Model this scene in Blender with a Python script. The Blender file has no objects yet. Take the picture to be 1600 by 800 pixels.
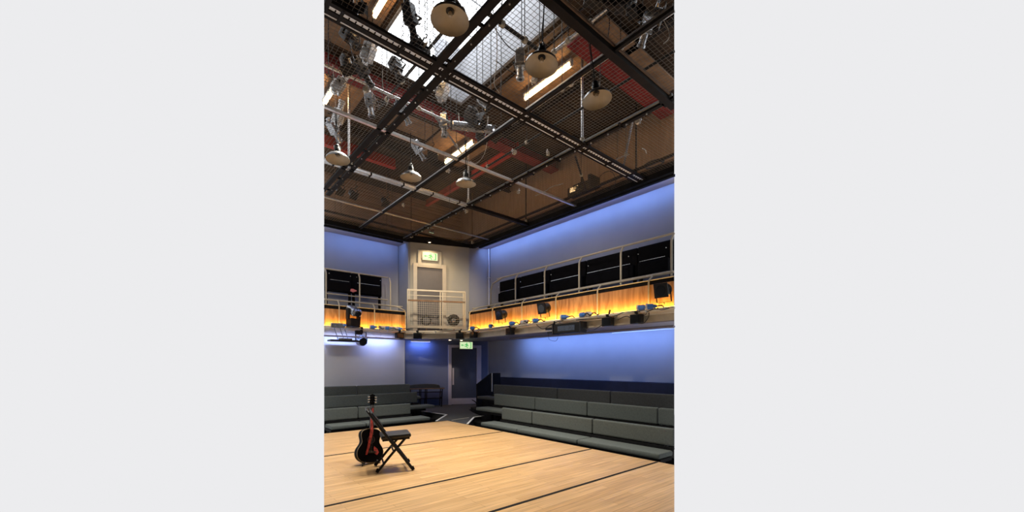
import bpy, bmesh, math, random
from mathutils import Vector, Matrix

random.seed(7)
S = bpy.context.scene
COL = S.collection
PI = math.pi

# ------------------------------------------------------------------ camera
EYE = 1.45                      # eye height above the stage floor
FPX = 629.0                     # focal length in pixels of the 1600 px wide frame
HOR = 571.0                     # horizon row
YAW = math.radians(49.2)        # heading of the view, from +X towards +Y
F = Vector((math.cos(YAW), math.sin(YAW), 0)); R = Vector((math.sin(YAW), -math.cos(YAW), 0))
cd = bpy.data.cameras.new('camera'); cam = bpy.data.objects.new('camera', cd); COL.objects.link(cam)
cam.location = (0, 0, EYE); cam.rotation_euler = (PI/2, 0, YAW - PI/2)
cd.sensor_width = 36; cd.lens = FPX/1600*36; cd.shift_y = (HOR-400)/1600; cd.clip_start = .05; cd.clip_end = 200
S.camera = cam
# ------------------------------------------------------------------ view, world
S.view_settings.view_transform = 'Standard'; S.view_settings.look = 'None'
S.view_settings.exposure = 0; S.view_settings.gamma = 1; S.view_settings.use_curve_mapping = False
W = bpy.data.worlds.new('world'); S.world = W; W.use_nodes = True
W.node_tree.nodes['Background'].inputs[0].default_value = (.839, .839, .855, 1)
W.node_tree.nodes['Background'].inputs[1].default_value = 1.0
S.cycles.max_bounces = 6; S.cycles.diffuse_bounces = 3; S.cycles.glossy_bounces = 3
S.cycles.use_denoising = True
# ------------------------------------------------------------------ light levels
P_SKY, P_COVE, P_SOFFIT, P_AMBER, P_STAGE, P_TUBE = 60, 1.0, 1.0, 1.7, 2.15, 20.0

def area(name, loc, direction, sx, sy, power, color, spread=PI):
    l = bpy.data.lights.new(name, 'AREA'); l.shape = 'RECTANGLE'; l.size = sx; l.size_y = sy
    l.energy = power; l.color = color; l.spread = spread
    o = bpy.data.objects.new(name, l); COL.objects.link(o); o.location = loc
    o.rotation_euler = Vector(direction).to_track_quat('-Z', 'Y').to_euler()
    return o
def area_line(name, a, b, direction, width, power, color, spread=PI):
    """strip light from a to b shining along direction"""
    a = Vector(a); b = Vector(b); X = (b-a).normalized(); Zm = -Vector(direction).normalized(); Y = Zm.cross(X).normalized()
    l = bpy.data.lights.new(name, 'AREA'); l.shape = 'RECTANGLE'; l.size = (b-a).length; l.size_y = width
    l.energy = power; l.color = color; l.spread = spread
    o = bpy.data.objects.new(name, l); COL.objects.link(o)
    M = Matrix((X, Y, Zm)).transposed().to_4x4(); M.translation = (a+b)/2; o.matrix_world = M
    return o
def spot(name, loc, target, power, color, size=60, blend=.8, rad=.15):
    l = bpy.data.lights.new(name, 'SPOT'); l.energy = power; l.color = color; l.spot_size = math.radians(size)
    l.spot_blend = blend; l.shadow_soft_size = rad
    o = bpy.data.objects.new(name, l); COL.objects.link(o); o.location = loc
    o.rotation_euler = (Vector(target)-Vector(loc)).to_track_quat('-Z', 'Y').to_euler()
    return o

# ------------------------------------------------------------------ helpers: from the photo's columns to room coordinates
def uu(px): return (px-800)/FPX
def dirp(px): return F + R*uu(px)
def depth(p): return p[0]*F.x + p[1]*F.y
def onx(px, x): d = dirp(px); t = x/d.x; return Vector((x, t*d.y, 0)), t
def ony(px, y): d = dirp(px); t = y/d.y; return Vector((t*d.x, y, 0)), t
def onz(px, py, z):
    t = (z-EYE)*FPX/(HOR-py); d = dirp(px); return Vector((d.x*t, d.y*t, z))
def hz(py, t): return EYE + (HOR-py)*t/FPX
def at(px, py, t): d = dirp(px); return Vector((d.x*t, d.y*t, hz(py, t)))
NW = Vector((.37, .93, 0)).normalized(); DW = Vector((.93, -.37, 0)).normalized(); CW = 14.83
def onw(px, off=0): d = dirp(px); t = (CW-off)/(d.dot(NW)); return Vector((d.x*t, d.y*t, 0)), t

# extent of the modelled part of the room, as upright planes; beyond them nothing is known
UL, UR = -.4667, .4032
NL = (R - F*UL).normalized(); NR = (F*UR - R).normalized()
def clip_bm(bm):
    for n in (NL, NR):
        g = bm.verts[:] + bm.edges[:] + bm.faces[:]
        if not g: return
        r = bmesh.ops.bisect_plane(bm, geom=g, plane_co=(0, 0, 0), plane_no=n, clear_inner=True, dist=1e-6)
        ce = [e for e in r['geom_cut'] if isinstance(e, bmesh.types.BMEdge) and e.is_valid and e.is_boundary]
        if ce:
            try: bmesh.ops.holes_fill(bm, edges=ce, sides=0)
            except Exception: pass
def clip_seg(a, b):
    a = Vector(a); b = Vector(b)
    for n in (NL, NR):
        da, db = a.dot(n), b.dot(n)
        if da < 0 and db < 0: return None
        if da < 0: a = a + (b-a)*(da/(da-db))
        elif db < 0: b = b + (a-b)*(db/(db-da))
    return a, b
def inside(p, m=0): return Vector((p[0], p[1], 0)).dot(NL) > m and Vector((p[0], p[1], 0)).dot(NR) > m

# ------------------------------------------------------------------ mesh builder
class MB:
    def __init__(s): s.bm = bmesh.new()
    def box(s, c, d, rz=0, rot=None, bev=0):
        M = Matrix.Translation(Vector(c)) @ (rot.to_4x4() if rot else Matrix.Rotation(rz, 4, 'Z')) @ Matrix.Diagonal((d[0], d[1], d[2], 1))
        r = bmesh.ops.create_cube(s.bm, size=1, matrix=M)
        if bev:
            ed = list({e for v in r['verts'] for e in v.link_edges})
            bmesh.ops.bevel(s.bm, geom=ed, offset=bev, segments=2, affect='EDGES', profile=.6)
        return s
    def bar(s, a, b, w, h, up=(0, 0, 1), bev=0):
        a = Vector(a); b = Vector(b); X = (b-a)
        L = X.length; X.normalize(); Y = Vector(up).cross(X)
        if Y.length < 1e-4: Y = Vector((1, 0, 0)).cross(X)
        Y.normalize(); Z = X.cross(Y)
        s.box((a+b)/2, (L, w, h), rot=Matrix((X, Y, Z)).transposed(), bev=bev); return s
    def tube(s, a, b, r, seg=10, r2=None, caps=True):
        a = Vector(a); b = Vector(b); L = (b-a).length
        if L < 1e-5: return s
        M = Matrix.Translation((a+b)/2) @ (b-a).to_track_quat('Z', 'Y').to_matrix().to_4x4()
        bmesh.ops.create_cone(s.bm, cap_ends=caps, segments=seg, radius1=r, radius2=r if r2 is None else r2, depth=L, matrix=M)
        return s
    def path(s, pts, r, seg=6, close=False):
        pts = [Vector(p) for p in pts]; rings = []
        n = len(pts)
        prev = None
        for i, p in enumerate(pts):
            q0 = pts[i-1] if i else (pts[-1] if close else p); q1 = pts[i+1] if i < n-1 else (pts[0] if close else p)
            t = (q1-q0).normalized()
            if prev is None:
                ref = Vector((0, 0, 1)) if abs(t.z) < .9 else Vector((1, 0, 0)); a = t.cross(ref).normalized()
            else:
                a = (prev - t*prev.dot(t)).normalized()
            prev = a; b = t.cross(a)
            rings.append([s.bm.verts.new(p + a*(r*math.cos(k*2*PI/seg)) + b*(r*math.sin(k*2*PI/seg))) for k in range(seg)])
        m = n if close else n-1
        for i in range(m):
            A, B = rings[i], rings[(i+1) % n]
            for k in range(seg): s.bm.faces.new((A[k], A[(k+1) % seg], B[(k+1) % seg], B[k]))
        if not close:
            s.bm.faces.new(rings[0][::-1]); s.bm.faces.new(rings[-1])
        return s
    def lathe(s, prof, M=None, seg=24, close=False):
        M = M or Matrix(); rings = []
        for (r, z) in prof:
            rings.append([s.bm.verts.new(M @ Vector((r*math.cos(k*2*PI/seg), r*math.sin(k*2*PI/seg), z))) for k in range(seg)] if r > 1e-6 else [s.bm.verts.new(M @ Vector((0, 0, z)))])
        for A, B in zip(rings, rings[1:]):
            for k in range(seg):
                k2 = (k+1) % seg
                if len(A) == 1 and len(B) == 1: continue
                if len(A) == 1: s.bm.faces.new((A[0], B[k2], B[k]))
                elif len(B) == 1: s.bm.faces.new((A[k], A[k2], B[0]))
                else: s.bm.faces.new((A[k], A[k2], B[k2], B[k]))
        return s
    def prism(s, poly, z0, z1, M=None):
        M = M or Matrix()
        lo = [s.bm.verts.new(M @ Vector((p[0], p[1], z0))) for p in poly]; hi = [s.bm.verts.new(M @ Vector((p[0], p[1], z1))) for p in poly]
        n = len(poly)
        s.bm.faces.new(lo[::-1]); s.bm.faces.new(hi)
        for i in range(n): s.bm.faces.new((lo[i], lo[(i+1) % n], hi[(i+1) % n], hi[i]))
        return s
    def build(s, name, mat, parent=None, clip=False, smooth=False, local=False, bevel=0):
        if clip: clip_bm(s.bm)
        bmesh.ops.recalc_face_normals(s.bm, faces=s.bm.faces[:])
        if parent is not None and not local:
            q = parent
            while q.parent: q = q.parent
            bmesh.ops.translate(s.bm, verts=s.bm.verts[:], vec=-q.location)
        me = bpy.data.meshes.new(name); s.bm.to_mesh(me); s.bm.free()
        me.materials.append(mat)
        if smooth:
            for p in me.polygons: p.use_smooth = True
            try: me.set_sharp_from_angle(angle=math.radians(40))
            except Exception: pass
        o = bpy.data.objects.new(name, me); COL.objects.link(o)
        if parent is not None: o.parent = parent
        if bevel:
            b = o.modifiers.new('bevel', 'BEVEL'); b.width = bevel; b.segments = 2; b.limit_method = 'ANGLE'
        return o

def tag(o, label=None, cat=None, group=None, kind=None):
    if label: o['label'] = label
    if cat: o['category'] = cat
    if group: o['group'] = group
    if kind: o['kind'] = kind
    return o
def thing(name, label, cat, loc=(0, 0, 0), rz=0, group=None, rot=None):
    o = bpy.data.objects.new(name, None); COL.objects.link(o); o.empty_display_size = .1
    o.location = loc; o.rotation_euler = rot if rot else (0, 0, rz)
    return tag(o, label, cat, group)
def struct(o): o['kind'] = 'structure'; return o
def dup(root, loc, rot, label=None, group=None):
    def rec(o, par):
        c = o.copy(); COL.objects.link(c); c.parent = par
        for ch in list(kids.get(o.name, [])):
            if not ch.name.startswith('drop_rod'): rec(ch, c)
        return c
    kids = {}
    for o in list(COL.objects):
        if o.parent: kids.setdefault(o.parent.name, []).append(o)
    r = rec(root, None); r.location = loc; r.rotation_euler = rot
    if label: r['label'] = label
    if group: r['group'] = group
    return r
ORD = ['nearest', 'second', 'third', 'fourth', 'fifth', 'sixth', 'seventh', 'eighth', 'ninth', 'tenth', 'eleventh', 'twelfth']

# ------------------------------------------------------------------ materials
def mat(name, col, rough=.6, metal=0, var=.08, scale=6, bump=0, emit=0, spec=.5):
    m = bpy.data.materials.new(name); m.use_nodes = True; nt = m.node_tree; b = nt.nodes['Principled BSDF']
    b.inputs['Roughness'].default_value = rough; b.inputs['Metallic'].default_value = metal
    b.inputs['Specular IOR Level'].default_value = spec
    tc = nt.nodes.new('ShaderNodeTexCoord'); nz = nt.nodes.new('ShaderNodeTexNoise'); nz.inputs['Scale'].default_value = scale; nz.inputs['Detail'].default_value = 4
    nt.links.new(tc.outputs['Object'], nz.inputs['Vector'])
    r = nt.nodes.new('ShaderNodeValToRGB'); r.color_ramp.elements[0].position = .3; r.color_ramp.elements[1].position = .7
    r.color_ramp.elements[0].color = tuple(c*(1-var) for c in col) + (1,); r.color_ramp.elements[1].color = tuple(min(1, c*(1+var)) for c in col) + (1,)
    nt.links.new(nz.outputs['Fac'], r.inputs['Fac']); nt.links.new(r.outputs['Color'], b.inputs['Base Color'])
    if emit:
        nt.links.new(r.outputs['Color'], b.inputs['Emission Color']); b.inputs['Emission Strength'].default_value = emit
    if bump:
        bp = nt.nodes.new('ShaderNodeBump'); bp.inputs['Strength'].default_value = bump; bp.inputs['Distance'].default_value = .01
        n2 = nt.nodes.new('ShaderNodeTexNoise'); n2.inputs['Scale'].default_value = scale*12
        nt.links.new(tc.outputs['Object'], n2.inputs['Vector']); nt.links.new(n2.outputs['Fac'], bp.inputs['Height']); nt.links.new(bp.outputs['Normal'], b.inputs['Normal'])
    return m
def plank_mat(name, c1, c2, joint, row=.1, length=1.3, rough=.35, streak=.5, rotz=0, spec=.5, jsize=.004):
    m = bpy.data.materials.new(name); m.use_nodes = True; nt = m.node_tree; b = nt.nodes['Principled BSDF']; L = nt.links.new
    tc = nt.nodes.new('ShaderNodeTexCoord'); mp = nt.nodes.new('ShaderNodeMapping'); mp.inputs['Rotation'].default_value = (rotz if isinstance(rotz, tuple) else (0, 0, rotz))
    L(tc.outputs['Object'], mp.inputs['Vector'])
    br = nt.nodes.new('ShaderNodeTexBrick'); br.inputs['Scale'].default_value = 1; br.inputs['Brick Width'].default_value = length; br.inputs['Row Height'].default_value = row
    br.inputs['Mortar Size'].default_value = jsize; br.inputs['Color1'].default_value = (*c1, 1); br.inputs['Color2'].default_value = (*c2, 1); br.inputs['Mortar'].default_value = (*joint, 1)
    br.inputs['Mortar Smooth'].default_value = .2; br.inputs['Bias'].default_value = 0; br.offset = .37
    L(mp.outputs['Vector'], br.inputs['Vector'])
    m2 = nt.nodes.new('ShaderNodeMapping'); m2.inputs['Scale'].default_value = (1.5, 30, 30); L(mp.outputs['Vector'], m2.inputs['Vector'])
    nz = nt.nodes.new('ShaderNodeTexNoise'); nz.inputs['Scale'].default_value = 1.2; nz.inputs['Detail'].default_value = 5; L(m2.outputs['Vector'], nz.inputs['Vector'])
    rp = nt.nodes.new('ShaderNodeValToRGB'); rp.color_ramp.elements[0].position = .3; rp.color_ramp.elements[1].position = .72
    rp.color_ramp.elements[0].color = (1-streak,)*3 + (1,); rp.color_ramp.elements[1].color = (1.0,)*3 + (1,); L(nz.outputs['Fac'], rp.inputs['Fac'])
    mx = nt.nodes.new('ShaderNodeMix'); mx.data_type = 'RGBA'; mx.blend_type = 'MULTIPLY'; mx.inputs[0].default_value = 1
    L(br.outputs['Color'], mx.inputs[6]); L(rp.outputs['Color'], mx.inputs[7]); L(mx.outputs[2], b.inputs['Base Color'])
    b.inputs['Roughness'].default_value = rough; b.inputs['Specular IOR Level'].default_value = spec
    return m
def emis(name, col, st):
    m = bpy.data.materials.new(name); m.use_nodes = True; b = m.node_tree.nodes['Principled BSDF']
    b.inputs['Base Color'].default_value = (*col, 1); b.inputs['Emission Color'].default_value = (*col, 1); b.inputs['Emission Strength'].default_value = st
    return m
def ply_mat():
    m = bpy.data.materials.new('birch_plywood'); m.use_nodes = True; nt = m.node_tree; b = nt.nodes['Principled BSDF']; L = nt.links.new
    tc = nt.nodes.new('ShaderNodeTexCoord'); mp = nt.nodes.new('ShaderNodeMapping'); mp.inputs['Scale'].default_value = (5, 5, .8); L(tc.outputs['Object'], mp.inputs['Vector'])
    nz = nt.nodes.new('ShaderNodeTexNoise'); nz.inputs['Scale'].default_value = 1.6; nz.inputs['Detail'].default_value = 6; nz.inputs['Distortion'].default_value = 1.2; L(mp.outputs['Vector'], nz.inputs['Vector'])
    r = nt.nodes.new('ShaderNodeValToRGB'); r.color_ramp.elements[0].position = .25; r.color_ramp.elements[1].position = .75
    r.color_ramp.elements[0].color = (.26, .105, .03, 1); r.color_ramp.elements[1].color = (.66, .36, .15, 1)
    L(nz.outputs['Fac'], r.inputs['Fac']); L(r.outputs['Color'], b.inputs['Base Color']); b.inputs['Roughness'].default_value = .45
    return m
M_wall = mat('grey_wall_paint', (.33, .33, .35), .75, var=.04, scale=1.5)
M_wallc = mat('lamplit_grey_wall_paint', (.40, .38, .33), .75, var=.04, scale=1.5)  # grey wall paint with the warm lamp light put into the colour
M_soffit = mat('soffit_paint', (.30, .28, .33), .8, var=.04)
M_void = plank_mat('brown_void_boards', (.66, .42, .27), (.58, .37, .23), (.26, .15, .09), row=.12, length=6, rough=.8, streak=.3, rotz=(PI/2, 0, 0), spec=.2, jsize=.006)
M_voidr = plank_mat('brown_void_boards_side', (.66, .42, .27), (.58, .37, .23), (.26, .15, .09), row=.12, length=6, rough=.8, streak=.3, rotz=(PI/2, 0, PI/2), spec=.2, jsize=.006)
M_roof = plank_mat('roof_boards', (.065, .04, .024), (.045, .028, .017), (.01, .007, .005), row=.6, length=2.4, rough=.8, streak=.3, rotz=0, spec=.2, jsize=.012)
M_stage = plank_mat('oak_stage_boards', (.66, .39, .165), (.80, .50, .23), (.44, .24, .10), row=.085, length=1.1, rough=.38, streak=.36, jsize=.003)
M_carpet = mat('dark_carpet', (.05, .05, .05), .95, var=.25, scale=60, bump=.3)
M_black = mat('black_metal', (.006, .0055, .005), .45, 0, var=.3, spec=.3)
M_blackm = mat('matt_black', (.008, .008, .009), .85, var=.3, spec=.2)
M_beam = mat('dark_bronze_beam', (.009, .006, .005), .65, 0, var=.3, spec=.2)
M_steel = mat('galvanised_steel', (.52, .52, .53), .35, .85, var=.12, scale=20)
M_alu = mat('bright_aluminium', (.78, .78, .78), .3, .8, var=.1, scale=20)
M_dsteel = mat('dull_steel', (.13, .135, .14), .4, .5, var=.2)
M_creamp = mat('pale_cream_pipe_paint', (.78, .70, .55), .45, 0, var=.06)
M_trayw = mat('tray_sheen_white', (.75, .77, .82), .5, 0, var=.05)  # bright reflection on the metal tray put into a matt white
M_wire = mat('mesh_wire', (.17, .145, .12), .45, .6, var=.1)
M_cream = mat('cream_painted_steel', (.62, .56, .45), .5, .1, var=.08)
M_creamr = mat('cream_rail', (.50, .44, .34), .45, .1, var=.08)
M_ply = ply_mat()
M_red = mat('red_steel_paint', (.22, .012, .012), .6, var=.2)
M_redb = mat('bright_red_steel_paint', (.50, .03, .02), .55, var=.15)
M_reveal = mat('skylight_lining', (.30, .305, .325), .8, var=.05, scale=1)
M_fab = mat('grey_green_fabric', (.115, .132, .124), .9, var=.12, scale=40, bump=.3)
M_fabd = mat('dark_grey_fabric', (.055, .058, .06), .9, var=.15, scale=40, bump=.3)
M_navy = mat('near_black_navy_panel', (.008, .010, .03), .7, var=.2)
M_seatb = mat('black_folded_seating', (.003, .003, .005), .8, var=.3, spec=.1)
M_pipe = mat('white_pipe', (.62, .63, .68), .35, .1, var=.05)
M_door = mat('door_paint', (.10, .09, .095), .55, var=.05)
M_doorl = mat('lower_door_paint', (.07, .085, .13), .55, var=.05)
M_frame = mat('door_frame_paint', (.46, .41, .34), .5, var=.05)
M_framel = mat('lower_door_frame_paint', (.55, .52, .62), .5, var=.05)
M_screen = mat('projection_screen', (.62, .63, .66), .6, var=.03, scale=2)
M_enamel_out = mat('grey_enamel', (.20, .20, .20), .25, .6, var=.15)
M_enamel_in = mat('cream_enamel', (.42, .34, .23), .5, var=.1, scale=8)
M_bulb = mat('unlit_bulb', (.40, .34, .26), .2, var=.05)
M_tube = emis('warm_tube', (1.0, .62, .27), P_TUBE)
M_amber = emis('amber_strip', (1.0, .52, .10), 9)
M_bluestrip = emis('blue_white_strip', (.55, .62, 1.0), 1.6)
M_signw = emis('lit_sign_white', (.76, .95, .55), .85); M_signw.node_tree.nodes['Principled BSDF'].inputs['Base Color'].default_value = (.10, .12, .08, 1)
M_signg = emis('lit_sign_green', (.10, .60, .14), .8); M_signg.node_tree.nodes['Principled BSDF'].inputs['Base Color'].default_value = (.01, .08, .02, 1)
M_lens = mat('glass_lens', (.015, .017, .02), .1, 0, var=.1)
M_grey = mat('silver_lantern', (.50, .52, .55), .22, .85, var=.3, scale=18)
M_dgrey = mat('charcoal_lantern', (.022, .022, .025), .35, .3, var=.3, scale=18)
M_white = mat('white_plastic', (.75, .74, .72), .4, var=.05)
M_blue = mat('blue_plug', (.07, .22, .62), .35, var=.15)
M_cable = mat('black_cable', (.012, .012, .012), .5, var=.1)
M_cablew = mat('pale_cable', (.45, .43, .40), .5, var=.1)
M_glossb = mat('black_lacquer', (.003, .0025, .0025), .55, var=.2, spec=.04)
M_bind = mat('cream_binding', (.40, .31, .19), .45, var=.05)
M_straps = mat('red_strap', (.36, .03, .02), .7, var=.75, scale=30)
M_neck = mat('dark_rosewood', (.03, .014, .009), .4, var=.3)
M_chrome = mat('chrome', (.8, .78, .72), .15, 1, var=.05)
M_vinyl = mat('black_vinyl', (.014, .015, .017), .42, var=.15)
M_brownst = mat('rust_brown_steel', (.20, .11, .055), .6, .2, var=.3)
M_board = mat('raw_brown_board', (.22, .125, .065), .7, var=.25, scale=5)
M_glow = emis('small_lamp_glow', (1.0, .7, .35), 12)
M_pink = mat('pink_tag', (.75, .22, .24), .6, var=.1)

# ================================================================== ROOM SHELL
XR = 9.37; YL = 14.1; ZG = 5.88; ZR = 7.85
XF = 8.8; YF = 13.3
ZS, ZB = 2.36, 2.66            # balcony soffit, balcony floor
XB, YB = 7.9, 12.9             # balcony front edges
PL = Vector((6.6, 13.33, 0)); PR = Vector((9.37, 12.22, 0))
def slab(poly, z0, z1, name, m, clip=True):
    b = MB(); b.prism(poly, z0, z1); return struct(b.build(name, m, clip=clip))
# walls
slab([(XR, -2), (XR+.2, -2), (XR+.2, 12.6), (XR, 12.6)], -.4, ZG+.1, 'wall_right', M_wall)
slab([(-6, YL), (PL.x-.02, YL), (PL.x-.02, YL+.2), (-6, YL+.2)], -.4, ZG+.1, 'wall_left', M_wall)
n_ = NW*.15
slab([PL.xy, PR.xy, (PR+n_).xy, (PL+n_+Vector((0, 1, 0))).xy, (PL+Vector((0, .8, 0))).xy], -.05, ZG+.3, 'wall_back', M_wall, clip=False)
M_walll = mat('blue_shaded_wall_paint', (.13, .16, .27), .7, var=.04, scale=1.5)  # bluish shade under the balcony put into the grey wall's colour
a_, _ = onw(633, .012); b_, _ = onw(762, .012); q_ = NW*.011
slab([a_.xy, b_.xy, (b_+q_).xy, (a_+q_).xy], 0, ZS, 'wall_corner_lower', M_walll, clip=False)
# upper face of the corner wall, a little proud, warm lamp light painted in
a_, _ = onw(641, .05); b_, _ = onw(733, .05); q_ = NW*.049
slab([a_.xy, b_.xy, (b_+q_).xy, (a_+q_).xy], ZB, ZG+.25, 'wall_corner', M_wallc, clip=False)
# ceiling strips beside the grid, roof void
slab([(XF, -2), (XR, -2), (XR, 12.6), (XF, 12.5)], ZG, ZG+.08, 'ceiling_right', M_soffit)
slab([(-6, YF), (PL.x, YF), (PL.x, YL), (-6, YL)], ZG, ZG+.08, 'ceiling_left', M_soffit)
slab([(XR, -2), (XR+.15, -2), (XR+.15, 14.6), (XR, 14.6)], ZG+.1, ZR, 'wall_void_right', M_voidr)
slab([(-6, YL), (XR, YL), (XR, YL+.15), (-6, YL+.15)], ZG+.1, ZR, 'wall_void_left', M_void)
# the rest of the studio behind and beside the camera
M_unseen = mat('dark_unseen_shell', (.045, .042, .045), .9, var=.15, scale=3)  # dark tone given to the unseen walls and ceiling to cut the grey fill
def shell(poly, z0, z1, name, m): b = MB(); b.prism(poly, z0, z1); return struct(b.build(name, m))
shell([(XR, -4), (XR+.2, -4), (XR+.2, -.75), (XR, -.75)], -.4, ZR, 'wall_right_near', M_unseen)
shell([(-6, YL), (-2.95, YL), (-2.95, YL+.2), (-6, YL+.2)], -.4, ZR, 'wall_left_far', M_unseen)
shell([(-6.2, -4), (-6, -4), (-6, YL+.2), (-6.2, YL+.2)], -.4, ZR, 'wall_side', M_unseen)
shell([(-6.2, -4.2), (XR+.2, -4.2), (XR+.2, -4), (-6.2, -4)], -.4, ZR, 'wall_rear', M_unseen)
shell([(XR+.1, -.75), (-6, 12.52), (-6, -4), (XR+.1, -4)], ZR+.06, ZR+.2, 'ceiling_front', M_unseen)
shell([(5.7, 1.5), (XR, -1.65), (XR, -4), (5.7, -4)], -.5, -.38, 'floor_pit_front', M_blackm)
# roof with skylight hole
SX0, SX1, SY0, SY1, SZ = 3.18, 5.52, 4.95, 8.3, 9.15
b = MB()
for (x0, x1, y0, y1) in ((-8, SX0, -2, 14.3), (SX1, 9.6, -2, 14.3), (SX0, SX1, -2, SY0), (SX0, SX1, SY1, 14.3)):
    b.box(((x0+x1)/2, (y0+y1)/2, ZR+.1), (x1-x0, y1-y0, .2))
struct(b.build('ceiling', M_roof, clip=True))
b = MB(); h = SZ-ZR
b.box(((4.75+SX1)/2, SY1-.03, ZR+h/2), (SX1-4.75, .06, h)); b.box(((SX0+SX1)/2, SY0+.03, ZR+h/2), (SX1-SX0, .06, h))
b.box((SX1-.03, (SY0+SY1)/2, ZR+h/2), (.06, SY1-SY0-.12, h)); b.box((SX0+.03, (SY0+SY1)/2, ZR+h/2), (.06, SY1-SY0-.12, h))
struct(b.build('trim_skylight_lining', M_reveal, clip=True))
sk = thing('skylight_glazing', 'bright daylit skylight glazing with thin bars above the wire grid', 'skylight', ((SX0+SX1)/2, (SY0+SY1)/2, SZ))
b = MB(); b.box((4.35, 6.62, SZ+.12), (2.5, 3.5, .01)); b.build('glass', (M_glass := emis('daylit_glass', (.95, .98, 1.0), 2.6)), sk, clip=True)
b = MB(); b.box(((SX0+4.75)/2, SY1-.02, ZR+h/2), (4.75-SX0, .012, h)); b.build('end_pane', M_glass, sk, clip=True)  # glowing face added to make the far lining read white
for i in range(4):
    b = MB(); b.box((4.35, 5.4+i*.8, SZ+.06), (2.34, .03, .05)); b.build('glazing_bar', M_alu, sk, clip=True)
area('skylight_daylight', (4.35, 6.62, SZ+.02), (0, 0, -1), 2.3, 3.2, P_SKY, (.92, .96, 1.0))
# lower floors: carpet corridor at stage level, sunken pits, tiers
cor = [(5.62, 9.1), (5.33, 9.24), (6.27, 10.23), (6.14, 11.4), (6.14, 13.5), (6.6, 13.5), (6.6, 13.33), (9.37, 12.22), (9.37, 11.0), (7.6, 11.0), (7.2, 10.2), (6.87, 9.3), (6.54, 9.22), (5.62, 8.2)]
slab(cor, -.36, 0, 'floor', M_carpet, clip=False)
slab([(-6, 9.1), (9.37, 9.1), (9.37, 14.1), (-6, 14.1)], -.5, -.37, 'floor_pit_left', M_blackm)
slab([(5.62, -1), (9.37, -1), (9.37, 9.1), (5.62, 9.1)], -.5, -.37, 'floor_pit_right', M_blackm)
EY = {2: 9.2, 3: 10.1, 4: 10.95}
slab([(6.55, 0), (7.35, 0), (7.35, 9.25), (6.8, 9.25), (6.55, 9.2)], -.37, -.13, 'floor_tier_right', M_blackm)
slab([(7.35, 0), (8.15, 0), (8.15, 10.9), (7.62, 10.9), (7.35, 10.3)], -.37, .08, 'floor_tier_right_2', M_blackm)
slab([(8.15, 0), (9.37, 0), (9.37, 10.95), (8.15, 10.95)], -.37, .29, 'floor_tier_right_3', M_blackm)
slab([(-6, 10.5), (6.1, 10.5), (6.1, 11.45), (-6, 11.45)], -.37, -.13, 'floor_tier_left', M_blackm)
slab([(-6, 11.45), (6.1, 11.45), (6.1, 14.1), (-6, 14.1)], -.37, .08, 'floor_tier_left_2', M_blackm)
# white nosings round the corridor floor
for nm, pts in (('trim_1', [(5.36, 9.22), (6.27, 10.2), (6.16, 11.3)]), ('trim_2', [(5.66, 8.24), (6.54, 9.2), (6.95, 9.28)])):
    b = MB()
    for p, q in zip(pts, pts[1:]): b.bar((p[0], p[1], .006), (q[0], q[1], .006), .05, .012)
    struct(b.build(nm, M_white))
b = MB(); b.bar((5.75, 9.1, .003), (6.4, 9.25, .003), .02, .006); struct(b.build('trim_3', M_cream))
# stage
st = thing('stage_platform', 'pale oak boarded stage floor with black joint lines', 'stage', (4, 5, -.36))
DK = [(-5.9, -3.9), (5.62, -3.9), (5.62, .30), (3.74, 1.925), (5.62, 2.893), (5.62, 9.1), (2.57, 9.1), (1.17, 4.14), (-4.57, 9.1), (-5.9, 9.1)]
b = MB(); b.prism(DK, -.04, 0); b.build('deck', M_stage, st)
b = MB(); b.prism([(min(x, 5.58) if x > 5 else x, y) for x, y in DK], -.365, -.041); b.build('plinth', M_blackm, st)
for y in (3.15, 4.39, 6.81):
    b = MB(); b.box((-1, y, .001), (13.2, .042, .004)); b.build('joint_strip', M_blackm, st, clip=True)

# ------------------------------------------------------------------ balcony
bal = [(-6, YB), (6.3, YB), (XB, 11.4), (XB, -2), (XR, -2), (XR, 12.22), (6.6, 13.33), (6.58, 14.1), (-6, 14.1)]
slab(bal, ZS+.02, ZB-.02, 'floor_balcony', M_cream)
slab([(x, y) for x, y in bal], ZS, ZS+.02, 'ceiling_under_balcony', M_soffit)
slab([(x, y) for x, y in bal], ZB-.02, ZB, 'floor_balcony_carpet', M_carpet)
# deck board lip above the fascia
for nm, p, q in (('trim_4', (-6, YB-.05), (6.32, YB-.05)), ('trim_5', (6.3, YB-.06), (XB-.05, 11.38)), ('trim_6', (XB-.05, 11.38), (XB-.05, -2))):
    b = MB(); b.bar((p[0], p[1], 2.555), (q[0], q[1], 2.555), .12, .05); struct(b.build(nm, M_creamp, clip=True))
# edge beam of the grid (black)
eb = [(-6, YF), (6.62, YF), (8.68, 12.5), (XF, 12.4), (XF, -2)]
tb = thing('grid_edge_beam', 'black steel edge beam framing the wire grid above the blue walls', 'beam', (XF, 8, ZG))
b = MB()
for p, q in zip(eb, eb[1:]): b.bar((p[0], p[1], ZG+.1), (q[0], q[1], ZG+.1), .1, .24)
b.build('beam_body', M_blackm, tb, clip=True)
b = MB()
for p, q in zip(eb, eb[1:]): b.bar((p[0]-.06, p[1]-.06, ZG+.24), (q[0]-.06, q[1]-.06, ZG+.24), .05, .04)
b.build('flange', M_brownst, tb, clip=True)

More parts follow.
